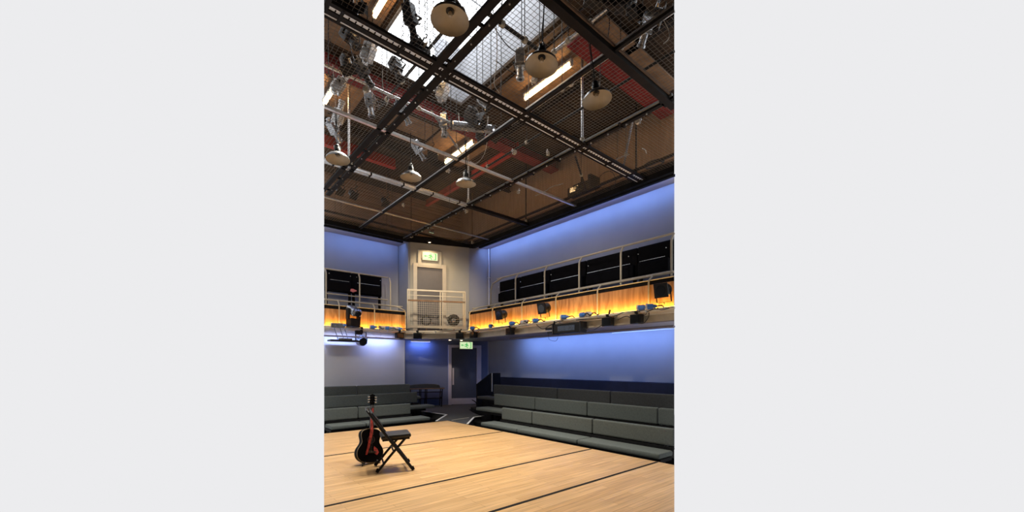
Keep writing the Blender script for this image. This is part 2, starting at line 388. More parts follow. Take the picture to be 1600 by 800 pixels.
# cove lights washing the upper walls, in troughs fixed to the edge beam
BLUE = (.20, .37, 1.0)
def trough(name, label, a, b, side, zc, power, col, tgt, w=.05, strip=None, gain=1, hm=None):
    s_ = clip_seg((a[0], a[1], zc), (b[0], b[1], zc))
    if not s_: return
    p, q = s_
    t = thing(name, label, 'light', ((p+q)/2))
    m = MB(); m.bar(p, q, .09, .035 if hm else .05); m.build('housing', hm or M_blackm, t)
    off = Vector((side[0], side[1], 0))*.05
    m = MB(); m.bar(p+off, q+off, .012, .03); m.build('diffuser', strip or M_bluestrip, t)
    area_line(name+'_light', p+off*1.3, q+off*1.3, tgt, w, power*(p-q).length*gain, col)
trough('cove_light', 'blue cove strip light washing the upper right wall', (8.93, 0), (8.93, 12.2), (1, 0), 5.86, 10*P_COVE, BLUE, (.85, 0, -1), w=.08)
trough('cove_light', 'blue cove strip light washing the upper left wall', (-6, 13.46), (6.45, 13.46), (0, 1), 5.86, 10*P_COVE, BLUE, (0, .75, -1), w=.08)
trough('soffit_light', 'bluish strip light under the right balcony', (8.75, 0), (8.75, 10.2), (1, 0), 2.335, 13*P_SOFFIT, BLUE, (.9, 0, -1), hm=M_soffit)
trough('soffit_light', 'bluish strip light under the left balcony above the screen', (-6, 12.62), (5.9, 12.62), (0, 1), 2.335, 11*P_SOFFIT, (.35, .45, 1), (0, .8, -1), hm=M_soffit)

b = MB(); b.bar((9.35, 2, 2.345), (9.35, 6.6, 2.345), .03, .02); struct(b.build('trim_bright_line', M_white, clip=True))  # white bar stands in for the bright strip fitting at the wall top
# ------------------------------------------------------------------ ceiling grid
ZM = 5.97
gx = [-3.4, -1.75, -.12, 1.52, 3.16, 4.85, 6.45, XF-.06]; gy = [1.4, 3.43, 5.35, 7.4, 9.37, 11.4, YF-.06]
def seg_on(a, b):
    r = clip_seg(a, b); return r
def beam_thing(name, label, a, b, parts):
    r = clip_seg(a, b)
    if not r: return
    p, q = r
    t = thing(name, label, 'beam', (p+q)/2)
    X = (q-p).normalized(); Y = Vector((0, 0, 1)).cross(X)
    for (nm, kind, oy, oz, w, hh, m) in parts:
        mb = MB(); A = p+Y*oy+Vector((0, 0, oz)); B = q+Y*oy+Vector((0, 0, oz))
        if kind == 'bar': mb.bar(A, B, w, hh)
        elif kind == 'tube': mb.tube(A, B, w, 10)
        elif kind == 'ticks':
            n = int((B-A).length/.085)
            for i in range(n):
                c = A + X*(.04+i*.085); mb.bar(c-Y*w/2, c+Y*w/2, .014, hh)
        elif kind == 'ties':
            mb.bm.free(); n = int((B-A).length/.82)
            for i in range(n+1):
                c = A + X*(.2+i*.82)
                if (c-A).length < (B-A).length-.1:
                    mb = MB(); mb.bar(c-Y*w/2, c+Y*w/2, .035, hh); mb.build(nm, m, t)
            continue
        elif kind == 'bolts':
            n = int((B-A).length/.41)
            for i in range(n):
                c = A + X*(.1+i*.41); mb.tube(c-Vector((0, 0, .012)), c+Vector((0, 0, .012)), w, 8)
        mb.build(nm, m, t, clip=(kind != 'x'))
    return t
HX = 9.3
# A: near cross beam with ticked cable tray
beam_thing('grid_beam', 'dark double grid beam with a ticked pale cable tray, crossing from upper left', (-4, 5.35, ZM), (XF, 5.35, ZM),
    [('rail', 'bar', .125, -.03, .03, .04, M_beam), ('tray', 'bar', .09, -.03, .045, .012, M_trayw), ('spine', 'bar', .03, -.035, .075, .03, M_beam),
     ('tray', 'bar', -.05, -.03, .075, .012, M_trayw), ('tray_tooth', 'ticks', -.035, -.04, .035, .01, M_beam), ('rail', 'bar', -.115, -.035, .06, .04, M_beam), ('tie', 'ties', 0, -.045, .25, .03, M_beam)])
# B: double beam from lower left to top
beam_thing('grid_beam', 'heavy dark twin grid beam running from the left edge to the top', (3.16, 1.5, ZM), (3.16, YF, ZM),
    [('channel', 'bar', -.09, -.03, .105, .05, M_beam), ('channel', 'bar', .09, -.03, .105, .05, M_beam), ('tie', 'ties', 0, -.03, .2, .04, M_beam), ('bolt', 'bolts', -.06, -.058, .012, 0, M_alu)])
beam_thing('grid_beam', 'slim dark grid beam with one pale flange, next right of the twin beam', (4.85, 1.5, ZM), (4.85, YF, ZM),
    [('channel', 'bar', 0, -.03, .05, .06, M_beam), ('flange', 'bar', .03, -.0, .006, .03, M_steel)])
beam_thing('grid_beam', 'steel grid rail pair with a clipped conduit nearest the right wall', (6.45, 1.5, ZM), (6.45, YF, ZM),
    [('conduit', 'tube', .07, -.02, .024, 0, M_dsteel), ('channel', 'bar', 0, -.03, .07, .07, M_beam), ('tray', 'bar', -.075, -.0, .045, .02, M_dsteel), ('tie', 'ties', 0, -.05, .2, .03, M_beam), ('bolt', 'bolts', .0, -.075, .016, 0, M_alu)])
beam_thing('grid_beam', 'thick dark grid beam with rusty edge at the upper right', (-4, 3.43, ZM), (XF, 3.43, ZM),
    [('channel', 'bar', 0, -.04, .12, .1, M_beam), ('flange', 'bar', -.07, .0, .02, .03, M_board)])
beam_thing('grid_rail', 'pale slotted steel strut across the middle of the grid', (-4, 7.4, ZM), (XF, 7.4, ZM),
    [('strut', 'bar', 0, -.03, .055, .05, M_alu), ('lip', 'bar', .04, -.02, .02, .07, M_brownst)])
beam_thing('grid_rail', 'twin bright aluminium rails across the far half of the grid', (-4, 9.37, ZM), (6.45, 9.37, ZM),
    [('rail', 'bar', -.05, -.03, .045, .05, M_alu), ('rail', 'bar', .05, -.03, .045, .05, M_alu), ('tie', 'ties', 0, -.03, .16, .06, M_beam)])
beam_thing('grid_rail', 'dark stub beam from the conduit rail to the right edge beam', (6.45, 9.37, ZM), (XF, 9.37, ZM), [('channel', 'bar', 0, -.04, .12, .08, M_beam)])
beam_thing('grid_rail', 'thin pale pipe across the grid nearest the left wall', (-4, 11.4, ZM), (XF, 11.4, ZM), [('tube', 'tube', 0, -.03, .028, 0, M_steel)])
beam_thing('grid_rail', 'dark angle across the grid close to the exit sign', (-4, 12.75, ZM+.1), (XF, 12.75, ZM+.1), [('angle', 'bar', 0, 0, .05, .05, M_beam)])
beam_thing('grid_rail', 'dark angle along the grid beside the right edge beam', (8.35, 2, ZM+.05), (8.35, 12.6, ZM+.05), [('angle', 'bar', 0, 0, .05, .05, M_beam)])
beam_thing('grid_rail', 'short dark grid beam at the left of the picture above the hanging dome lamps', (1.52, 1.5, ZM), (1.52, YF, ZM), [('channel', 'bar', 0, -.03, .06, .07, M_beam)])
# wire mesh
def mesh_panel(x0, x1, y0, y1, label):
    bm = bmesh.new(); r = .0028; n = 0
    def wire(a, b, rr=.0033):
        s_ = clip_seg(a, b)
        if not s_: return 0
        p, q = s_
        if (q-p).length < .02: return 0
        X = (q-p).normalized(); Y = Vector((0, 0, 1)).cross(X)*rr; Z = Vector((0, 0, rr))
        A = [bm.verts.new(p+v) for v in (Y, Z, -Y, -Z)]; B = [bm.verts.new(q+v) for v in (Y, Z, -Y, -Z)]
        for k in range(4): bm.faces.new((A[k], A[(k+1) % 4], B[(k+1) % 4], B[k]))
        return 1
    sp = .066
    x = x0+sp/2
    while x < x1: n += wire((x, y0, ZM+.02), (x, y1, ZM+.02)); x += sp
    y = y0+sp/2
    while y < y1: n += wire((x0, y, ZM+.026), (x1, y, ZM+.026)); y += sp
    if not n: bm.free(); return
    me = bpy.data.meshes.new('wire_mesh_panel'); bm.to_mesh(me); bm.free(); me.materials.append(M_wire)
    o = bpy.data.objects.new('wire_mesh_panel', me); COL.objects.link(o)
    tag(o, label, 'mesh panel', 'wire mesh panels of the ceiling grid')
cols = ['in the strip against the right wall', 'between conduit rail and slim beam', 'between slim beam and twin beam', 'left of the twin beam', 'second left of the twin beam', 'third left of the twin beam', 'fourth left of the twin beam']
rows = ['nearest the exit sign corner', 'beyond the twin bright rails', 'before the twin bright rails', 'before the pale slotted strut', 'before the ticked tray beam', 'nearest overhead']
for i in range(len(gx)-1):
    for j in range(len(gy)-1):
        x0, x1 = gx[i], gx[i+1]; y0, y1 = gy[j], gy[j+1]
        if i == 6 and j == 5: y1 = 12.5
        mid = Vector(((x0+x1)/2, (y0+y1)/2, 0))
        if depth((x1, y1)) < 4.6: continue
        mesh_panel(x0, x1, y0, y1, 'wire mesh panel %s, row %s' % (cols[6-i], rows[5-j]))

# uprights from grid to roof
def upright(x, y, z0, label, m=None, r=.028):
    t = thing('hanger_pole', label, 'pole', (x, y, z0))
    b = MB(); b.tube((x, y, z0), (x, y, ZR-.01), r, 10); b.build('pole', m or M_steel, t, smooth=True)
    b = MB(); b.tube((x, y, z0-.02), (x, y, z0+.08), r*1.8, 10); b.box((x+.05, y, z0+.03), (.05, .03, .05)); b.build('clamp', M_creamr, t)
for (x, y, lb, m) in ((3.16, 9.3, 'pale hanger pole rising from the twin beam at left', M_alu), (6.45, 5.28, 'steel hanger pole right of centre, at the ticked beam end', M_steel), (6.42, 9.3, 'pale hanger pole behind the small right dome lamp', M_alu),
               (8.7, 5.45, 'dark hanger pole by the right edge beam near the cable coil', M_black), (8.7, 9.4, 'thin dark hanger pole midway on the right edge beam', M_black), (8.66, 12.3, 'thin rusty hanger pole above the right end of the corner wall', M_brownst), (6.62, 13.15, 'thin rusty hanger pole above the left end of the corner wall', M_brownst)):
    upright(x, y, ZM+.03, lb, m, .028 if m in (M_alu, M_steel) else .022)

# roof beams
def roof_beam(a, b, w, h, m, label):
    r = clip_seg(a, b); p, q = r
    t = thing('roof_beam', label, 'beam', (p+q)/2)
    mb = MB(); mb.bar(p, q, w, .03); mb.build('flange', m, t, clip=True)
    mb = MB(); mb.bar(p+Vector((0, 0, h/2)), q+Vector((0, 0, h/2)), w*.3, h); mb.build('web', m, t, clip=True)
roof_beam((SX1+.3, 4.86, 7.55), (9.3, 4.86, 7.55), .56, .28, M_red, 'dark red roof beam at the upper right, next to the timber board')
roof_beam((-6, 8.72, 7.55), (9.3, 8.72, 7.55), .36, .28, M_red, 'dark red roof beam just beyond the skylight')
roof_beam((-6, 11.8, 7.55), (5.4, 11.8, 7.55), .16, .28, M_redb, 'bright red roof beam behind the left dome lamp')
roof_beam((7.65, 8.6, 7.6), (7.65, 13.9, 7.6), .13, .23, M_redb, 'bright red roof beam behind the right small dome lamp')
roof_beam((-6, 10.9, 7.62), (9.3, 10.9, 7.62), .14, .2, M_beam, 'black roof beam between the red beams')
roof_beam((6.9, 2.5, 7.62), (6.9, 8.4, 7.62), .14, .2, M_beam, 'black roof beam right of the long fluorescent tube')
roof_beam((2.1, 5.0, 7.62), (2.1, 13.5, 7.62), .14, .2, M_beam, 'black roof beam left of the skylight')
for nm, a, b_, w, lb in (('timber_board', (5.9, 4.42, 7.62), (9.2, 4.42, 7.62), .26, 'raw brown timber board beside the dark red beam, upper right'),
                     ('timber_board', (5.62, 5.0, 7.78), (5.62, 7.6, 7.78), .10, 'brown board edging the skylight on its right side'),
                     ('timber_board', (4.3, 9.85, 7.83), (5.6, 9.85, 7.83), .75, 'pale brown board patch right of the silver lanterns')):
    r = clip_seg(a, b_)
    b = MB(); b.bar(r[0], r[1], w, .03); tag(b.build(nm, M_board, clip=True), lb, 'board')
b = MB(); b.box((6.3, 6.2, 7.80), (1.0, 2.6, .02)); tag(b.build('ceiling_board', M_board, clip=True), 'brown ceiling board above the long fluorescent tube', 'board')
b = MB(); b.box((2.35, 6.6, 7.80), (1.4, 3.4, .02)); tag(b.build('ceiling_board', M_board, clip=True), 'brown tiled ceiling board left of the skylight', 'board')
b = MB(); b.box((2.6, 10.2, 7.80), (1.9, 2.4, .02)); tag(b.build('ceiling_board', M_board, clip=True), 'brown ceiling board above the far left tube', 'board')
b = MB(); b.box((6.4, 10.1, 7.80), (1.5, 2.0, .02)); tag(b.build('ceiling_board', M_board, clip=True), 'brown ceiling board above the two distant tubes', 'board')
# fluorescent battens
def batten(x, y0, y1, label, z=7.6):
    if not (inside((x, y0)) or inside((x, y1))): return
    r = clip_seg((x, y0, z), (x, y1, z)); y0, y1 = r[0].y, r[1].y
    if y0 > y1: y0, y1 = y1, y0
    t = thing('fluorescent_batten', label, 'light', (x, (y0+y1)/2, z))
    b = MB(); b.box((x, (y0+y1)/2, z+.09), (.09, y1-y0, .05), bev=.008)
    b.build('housing', M_white, t)
    b = MB(); b.tube((x, y0+.03, z), (x, y1-.03, z), .034, 12); b.build('tube', M_tube, t, smooth=True)
    for y in (y0+.15, y1-.15):
        b = MB(); b.tube((x, y, z+.1), (x, y, ZR-.002), .008, 6); b.build('rod', M_black, t)
    for y in (y0+.02, y1-.02):
        b = MB(); b.box((x, y, z+.03), (.06, .04, .12)); b.build('end_cap', M_white, t)
batten(6.3, 5.42, 6.86, 'lit warm fluorescent tube above the centre dome lamp, right of the skylight')
batten(2.8, 5.6, 6.98, 'lit warm fluorescent tube left of the skylight at the top')
batten(6.4, 9.0, 10.5, 'lit fluorescent tube partly hidden by silver lanterns near the middle', 7.55)
batten(2.85, 9.1, 10.4, 'lit fluorescent tube at the left edge behind the mesh')

# lighting bars above the mesh
def bar_thing(a, b, label, r=.024, m=None, cat='lighting bar', ks=(.25, .6, .85)):
    s_ = clip_seg(a, b); p, q = s_
    t = thing('lighting_bar', label, cat, (p+q)/2)
    b_ = MB(); b_.tube(p, q, r, 10); b_.build('tube', m or M_steel, t, smooth=True)
    for k in ks:
        c = p+(q-p)*k
        b_ = MB(); b_.tube(c-(q-p).normalized()*.03, c+(q-p).normalized()*.03, r*1.7, 10); b_.build('collar', M_creamr, t)
        b_ = MB(); b_.tube(c, (c.x, c.y, ZR-.03), .007, 6); b_.build('drop_rod', M_black, t)
    return t
bar_thing((-4, 7.25, 6.55), (5.0, 7.25, 6.55), 'pale lighting bar slung across the left half above the mesh', m=M_alu)
bar_thing((5.5, 2.6, 6.5), (5.5, 6.4, 6.5), 'steel lighting bar at upper right above the mesh')
bar_thing((3.45, 4.6, 6.5), (4.75, 4.6, 6.5), 'dark lighting bar across the skylight lining beside the centre dome lamp', .03, M_black)
bar_thing((4.7, 3.4, 6.45), (4.7, 4.6, 6.45), 'short steel lighting bar right of the centre dome lamp', .026)
bar_thing((3.35, 5.4, 6.75), (3.35, 8.1, 6.75), 'dark lighting bar beneath the skylight carrying black lanterns', .026, M_black)
bar_thing((-4, 10.4, 6.5), (6.3, 10.4, 6.5), 'lighting bar above the far mesh at left', .022)
bar_thing((4.1, 7.25, 6.6), (5.9, 8.5, 6.6), 'diagonal lighting bar near the middle carrying the long grey lantern', .022)
bar_thing((7.2, 6.1, 6.3), (8.6, 6.9, 6.15), 'dark boom arm above the right edge beam', .024, M_black, ks=(.5,))
bar_thing((7.2, 4.6, 6.4), (8.5, 5.7, 6.2), 'grey boom arm crossing the brown boards at right', .024, ks=(.6,))
bar_thing((6.2, 2.9, 6.5), (6.2, 9.0, 6.5), 'long dark lighting bar beside the conduit rail', .024, M_black)

# ------------------------------------------------------------------ dome pendants
def dome():
    t = thing('dome_pendant', 'x', 'lamp')
    prof = [(.045, .20), (.05, .13), (.075, .125), (.10, .105), (.155, .075), (.195, .035), (.205, .0)]
    b = MB(); b.lathe(prof, seg=32); b.build('shade', M_enamel_out, t, local=True, smooth=True)
    prof = [(.203, .001), (.191, .033), (.150, .070), (.095, .098), (.045, .112), (.0, .112)]
    b = MB(); b.lathe(prof, seg=32); b.build('shade_lining', M_enamel_in, t, local=True, smooth=True)
    b = MB(); b.lathe([(0, .045), (.018, .049), (.026, .065), (.024, .08), (.016, .1), (.016, .11)], seg=16); b.build('bulb', M_bulb, t, local=True, smooth=True)
    b = MB(); b.lathe([(.045, .108), (.045, .12)], seg=20); b.tube((0, 0, .10), (0, 0, .112), .045, 20); b.build('socket_plate', M_dgrey, t, local=True)
    b = MB(); b.lathe([(.055, .125), (.055, .2), (.04, .22), (.04, .26), (.02, .28), (0, .28)], seg=20); b.build('cap', M_black, t, local=True, smooth=True)
    b = MB(); b.tube((0, 0, .27), (0, 0, .86), .008, 8); b.path([(.02, 0, .27), (.03, .01, .45), (.012, 0, .65), (.02, .0, .86)], .005); b.build('flex', M_black, t, local=True)
    for s_ in (-1, 1):
        b = MB(); b.box((s_*.05, 0, .235), (.02, .02, .04)); b.build('lug', M_alu, t, local=True)
    return t
D0 = dome()
dl = [(703, 33, 'large near dome pendant lamp against the bright skylight'), (846, 103, 'centre dome pendant lamp beneath the long lit tube'), (933, 157, 'right dome pendant lamp below the dark red beam'),
      (528, 250, 'dome pendant lamp at the far left edge'), (642, 278, 'small dome pendant lamp just left of the slim beam'), (728, 288, 'small dome pendant lamp in front of a pale hanger pole')]
for i, (px, py, lb) in enumerate(dl):
    p = onz(px, py, 5.12); rot = (0.05*(i % 2), (.12 if i == 2 else .03), i)
    o = D0 if i == 0 else dup(D0, p, rot)
    o.location = p; o.rotation_euler = rot; o['label'] = lb; o['group'] = 'dome pendant lamps under the grid'

# ------------------------------------------------------------------ stage lanterns
def lantern(kind, mb_):
    t = thing({'profile': 'profile_lantern', 'fresnel': 'fresnel_lantern', 'par': 'par_can'}[kind], 'x', 'stage light')
    # local: hangs from origin (clamp) downward, beam along -Y
    b = MB(); b.path([(-.0, 0, .03), (.03, 0, .045), (.045, 0, .015), (.03, 0, -.02), (0, 0, -.03)], .012); b.tube((0, 0, -.03), (0, 0, -.09), .012, 8); b.build('hook_clamp', M_black, t, local=True)
    w = {'profile': .12, 'fresnel': .15, 'par': .125}[kind]
    b = MB(); b.bar((-w, 0, -.09), (w, 0, -.09), .03, .008)
    for s_ in (-1, 1): b.bar((s_*w, 0, -.09), (s_*w, 0, -.27), .03, .006, up=(0, 1, 0))
    b.build('yoke', M_grey if mb_ is M_grey else M_black, t, local=True)
    Rx = Matrix.Translation((0, 0, -.26)) @ Matrix.Rotation(PI/2, 4, 'X')
    if kind == 'profile':
        b = MB(); b.box((0, .07, -.26), (.17, .24, .19), bev=.02); b.box((0, -.075, -.26), (.19, .06, .17), bev=.006); b.tube((0, -.09, -.26), (0, -.29, -.26), .062, 18); b.tube((0, -.27, -.26), (0, -.31, -.26), .078, 18)
        b.tube((0, .19, -.26), (0, .24, -.26), .055, 14)
        for k in range(5): b.box((0, .0+k*.035, -.155), (.13, .012, .03))
        b.build('body', mb_, t, local=True)
        b = MB(); b.lathe([(.078, .295), (.04, .31), (0, .313)], Rx, 18); b.build('lens', M_lens, t, local=True, smooth=True)
        for s_ in (-1, 1):
            b = MB(); b.tube((s_*.1, .0, -.26), (s_*.14, 0, -.26), .018, 10); b.build('knob', M_black, t, local=True)
    elif kind == 'fresnel':
        b = MB(); b.box((0, 0, -.26), (.26, .26, .27), bev=.03); b.tube((0, -.12, -.26), (0, -.2, -.26), .12, 20)
        for k in range(4): b.box((0, -.06+k*.05, -.115), (.2, .02, .02))
        b.build('body', mb_, t, local=True)
        b = MB(); b.lathe([(.105, .202), (.07, .212), (0, .215)], Rx, 20); b.build('lens', M_lens, t, local=True, smooth=True)
        for k in range(4):
            a = k*PI/2; c = Vector((math.cos(a)*.17, -.27, -.26+math.sin(a)*.17))
            b = MB(); b.box(c, (.2 if k % 2 else .008, .15, .008 if k % 2 else .2), rot=Matrix.Rotation([.5, 0, -.5, 0][k], 3, 'Z') if k % 2 == 0 else Matrix.Rotation([0, .5, 0, -.5][k], 3, 'X'))
            b.build('barn_door', M_black, t, local=True)
    else:
        b = MB(); b.lathe([(0, -.16), (.06, -.155), (.105, -.08), (.11, .12), (.125, .125), (.125, .15)], Rx, 20); b.build('body', mb_, t, local=True, smooth=True)
        b = MB(); b.lathe([(.108, .1), (.06, .115), (0, .12)], Rx, 20); b.build('lens', M_lens, t, local=True, smooth=True)
        b = MB(); b.box((0, -.14, -.26), (.27, .008, .27)); b.build('filter_frame', M_black, t, local=True)
    return t
L0 = {}
def place(kind, m, px, py, z, rz, tilt, label, t=None):
    key = (kind, m.name)
    p = onz(px, py, z) if t is None else at(px, py, t)
    p = p + Vector((0, 0, .26))
    rot = (tilt, 0, rz)
    if key not in L0:
        L0[key] = lantern(kind, m); o = L0[key]; o.location = p; o.rotation_euler = rot
    else: o = dup(L0[key], p, rot)
    o.scale = (.88,)*3
    o['label'] = label; o['group'] = 'stage lanterns above the ceiling grid'
    Ri = o.rotation_euler.to_matrix().inverted()
    b = MB(); b.tube(Ri @ Vector((0, 0, .03)), Ri @ Vector((0, 0, 1/.88))*(ZR-.005-p.z if not (SX0 < p.x < SX1 and SY0 < p.y < SY1) else SZ-.01-p.z), .009, 6); b.build('drop_rod', M_black, o, local=True)
G, D, Wt = M_grey, M_dgrey, M_alu
for args in [
    ('profile', D, 557, 62, 6.35, .3, .9, 'dark lantern highest in the top left corner, left of the lit tube'),
    ('fresnel', D, 545, 18, 6.35, 1.2, .3, 'black lantern cut by the top edge at left'),
    ('profile', Wt, 559, 100, 6.4, .6, -1.2, 'shiny lantern pointing down beneath the ticked tray at left'),
    ('profile', D, 630, 112, 6.4, .2, 1.1, 'black and silver lantern just below the tray beam near the skylight edge'),
    ('profile', D, 655, 62, 6.5, 2.0, 1.2, 'black lantern silhouetted against the skylight, left of near dome'),
    ('fresnel', D, 664, 82, 6.35, .5, .6, 'lower black lantern in the skylight silhouette cluster'),
    ('profile', D, 722, 10, 6.4, 1.2, .9, 'black lantern behind the large near dome'),
    ('profile', G, 597, 180, 6.25, .9, 1.45, 'silver lantern hanging upright left of the twin beam'),
    ('profile', Wt, 677, 160, 6.35, .5, -1.2, 'white lantern hanging before the dark red beam'),
    ('profile', G, 697, 220, 6.3, 2.4, 1.5, 'silver lantern above the strut, left of the orange tube glow'),
    ('profile', G, 664, 244, 6.35, 1.5, .9, 'small silver lantern left of the yellow glow'),
    ('par', G, 676, 243, 6.4, -.6, .5, 'round silver lantern beside the yellow glow'),
    ('profile', Wt, 815, 135, 6.25, 2.3, 1.5, 'bright silver lantern left of the long tube'),
    ('par', G, 783, 214, 6.3, .3, 1.0, 'silver lantern just right of the slim beam near the grey long one'),
    ('par', G, 1032, 27, 6.4, .6, .4, 'grey lantern right of the timber board, upper right'),
    ('profile', G, 1004, 60, 6.55, 2.6, .7, 'grey curved lantern on the upper right bar'),
    ('fresnel', D, 985, 3, 6.5, .4, .5, 'dark lantern at the top right corner'),
    ('profile', Wt, 513, 140, 6.4, 1.2, -1.0, 'white lantern at the left edge by the tube glow'),
    ('par', D, 562, 118, 6.3, .9, 1.3, 'dark round lantern face above the left bar'),
    ('profile', Wt, 514, 196, 6.35, .7, -1.3, 'white lantern at the left edge below the pale strut'),
    ('profile', G, 527, 212, 6.4, 2.2, .6, 'small silver lantern above the far left dome'),
    ('par', D, 535, 300, 6.5, .2, .9, 'dim lantern seen through mesh, leftmost of three far ones'),
    ('par', D, 556, 306, 6.5, .3, .8, 'dim lantern seen through mesh, middle of three far ones'),
    ('par', D, 606, 318, 6.5, .2, .9, 'dim lantern seen through mesh, near the copper bracket'),
    ('profile', D, 940, 5, 6.5, .9, .3, 'dark lantern cut by the top edge, right of the centre'),
    ('profile', G, 638, 186, 6.4, 1.9, .8, 'silver lantern right of the twin beam above the pale strut'),
    ('fresnel', D, 745, 185, 6.45, .8, .5, 'dark lantern behind the long grey lantern'),
    ('par', D, 754, 224, 6.4, 2.1, .6, 'dark lantern under the long grey one'),
    ('par', D, 965, 262, 6.2, .8, .4, 'black lantern under the beam end by the right edge beam'),
    ('profile', D, 582, 128, 6.5, 1.6, .9, 'dark lantern above the dark red beam at left'),
    ('par', G, 767, 166, 6.5, .9, .6, 'silver round lantern behind the slim beam crossing'),
]:
    place(*args)
# long grey lantern (batten) near the middle
p = onz(738, 199, 6.45)
t = thing('long_lantern', 'long grey flat lantern with crossbars near the centre of the grid', 'stage light', p, math.radians(-30))
b = MB(); b.box((0, 0, 0), (.85, .17, .12), bev=.03); b.build('body', M_grey, t, local=True)
for s_ in (-.3, .3):
    b = MB(); b.bar((s_, -.25, .1), (s_+.05, .3, .14), .025, .02); b.build('crossbar', M_alu, t, local=True)
b = MB(); b.box((-.44, 0, 0), (.03, .19, .14)); b.build('end_plate', M_dgrey, t, local=True)
# projector on the right edge
p = onz(909, 297, 6.34)
t = thing('projector', 'black projector unit with pale lens plate hanging by the right edge beam', 'projector', p, math.radians(90))
b = MB(); b.box((0, 0, .0), (.75, .34, .24), bev=.015); b.build('casing', M_black, t, local=True)
b = MB(); b.box((.12, .18, .02), (.3, .02, .14)); b.build('lens_plate', M_grey, t, local=True)
b = MB(); b.tube((.05, .17, .02), (.05, .23, .02), .06, 18); b.build('lens', M_lens, t, local=True)
b = MB(); b.tube((0, 0, .12), (0, 0, .42), .03, 10); b.box((0, 0, .14), (.4, .3, .02)); b.build('bracket', M_black, t, local=True)
b = MB(); b.box((-.42, 0, .05), (.1, .4, .36)); b.build('side_cage', M_black, t, local=True)
# cables
def cable(pts, r, m, label):
    P = [Vector(p) for p in pts]; out = []
    n = len(P)
    for i in range(n-1):
        p0 = P[max(0, i-1)]; p1 = P[i]; p2 = P[i+1]; p3 = P[min(n-1, i+2)]
        for k in range(5):
            s_ = k/5; out.append(.5*((2*p1)+(-p0+p2)*s_+(2*p0-5*p1+4*p2-p3)*s_*s_+(-p0+3*p1-3*p2+p3)*s_**3))
    out.append(P[-1])
    b = MB(); b.path(out, r, 6); o = b.build('cable', m, smooth=True); tag(o, label, 'cable', 'loose cables in the ceiling grid')
def zc(l, z): return [onz(px, py, z+dz) for (px, py, dz) in l]
cable(zc([(770, 15, .2), (776, 50, .1), (776, 100, 0), (772, 130, 0), (780, 145, .1)], 6.4), .007, M_cablew, 'pale cable hanging in front of the grey skylight lining')
cable(zc([(772, 42, .2), (790, 68, 0), (812, 84, -.05), (838, 87, .2)], 6.4), .007, M_cable, 'black cable swagging from the dark bar to the centre dome')
cable(zc([(598, 110, .2), (599, 140, 0), (612, 154, -.1), (622, 148, .1)], 6.4), .006, M_cablew, 'pale cable loop above the upright silver lantern')
cable(zc([(575, 140, .1), (600, 143, 0), (607, 155, 0), (603, 166, 0)], 6.4), .007, M_cablew, 'white cable curled over the upright silver lantern')
cable(zc([(946, 0, .3), (952, 30, .1), (951, 50, 0), (948, 66, 0)], 6.3), .008, M_dgrey, 'thin cable dropping to the timber board at upper right')
cable(zc([(1036, 30, .1), (1045, 48, 0), (1045, 60, -.1), (1037, 68, 0)], 6.3), .007, M_cablew, 'pale cable tail at the right edge')
cable(zc([(515, 60, .3), (530, 110, 0), (545, 130, 0), (560, 118, .2)], 6.3), .006, M_cable, 'black cable looping at the left below the tray')
cable(zc([(762, 215, .2), (757, 240, 0), (745, 255, 0), (734, 252, .1)], 6.4), .006, M_cablew, 'thin pale cable right of the orange tube glow')
cable(zc([(836, 306, 0), (850, 300, .02), (862, 292, .05), (880, 287, .05)], 6.05), .009, M_cablew, 'pale taped cable on the brown boards left of the projector')
cable(zc([(962, 250, .05), (972, 245, .05), (983, 241, .05)], 6.1), .012, M_cablew, 'banded pale cable end right of the projector')
cable(zc([(1003, 232, 0), (1008, 234, .02), (1010, 240, .03)], 6.1), .010, M_cablew, 'short white cable tail near the dark hanger pole')
cable(zc([(930, 300, 0), (938, 275, .2), (955, 268, .2), (962, 285, .0), (950, 297, 0), (935, 290, .1)], 6.05), .008, M_cable, 'tangled black cable around the projector')
cable(zc([(706, 228, .1), (703, 300, -.6), (702, 330, -.6)], 6.4), .004, M_cable, 'thin black line hanging near the small left dome')
cable(zc([(541, 0, .4), (548, 25, .1), (546, 60, 0), (552, 95, .1)], 6.4), .008, M_cable, 'black cable bundle falling at the top left')
cable(zc([(548, 5, .3), (552, 30, 0), (560, 44, 0), (572, 34, .2)], 6.4), .009, M_cable, 'black cable loop beside the left tube')
cable(zc([(640, 20, .3), (650, 60, 0), (668, 95, -.1), (672, 60, .2)], 6.5), .009, M_cable, 'black cable loop against the skylight')
cable(zc([(520, 100, .2), (524, 160, 0), (530, 205, 0)], 6.2), .006, M_cablew, 'pale cable dropping at the far left')
cable(zc([(730, 175, .2), (742, 168, .1), (752, 180, 0), (765, 172, .2)], 6.5), .006, M_cablew, 'pale cable over the long grey lantern')
cable(zc([(655, 240, .1), (672, 232, 0), (690, 240, 0), (698, 250, .1)], 6.4), .006, M_cablew, 'white cable ring beside the yellow glow')
cable(zc([(868, 62, .1), (885, 45, .1), (900, 22, .1), (912, 12, .2)], 6.5), .012, M_dgrey, 'dark taped cable rising right of the centre dome')
cable(zc([(775, 95, .2), (795, 110, 0), (812, 118, 0)], 6.5), .008, M_cable, 'black cable leading to the bright silver lantern')
# cable coil
c = onz(1022, 258, 6.02)
b = MB()
for k in range(4): b.path([c+Vector((math.cos(a*PI/10)*(.12+.012*k), math.sin(a*PI/10)*(.2+.012*k), .012*k)) for a in range(20)], .01, 6, close=True)
tag(b.build('cable_coil', M_cable, smooth=True), 'coiled black cable lying on the grid edge at right', 'cable')
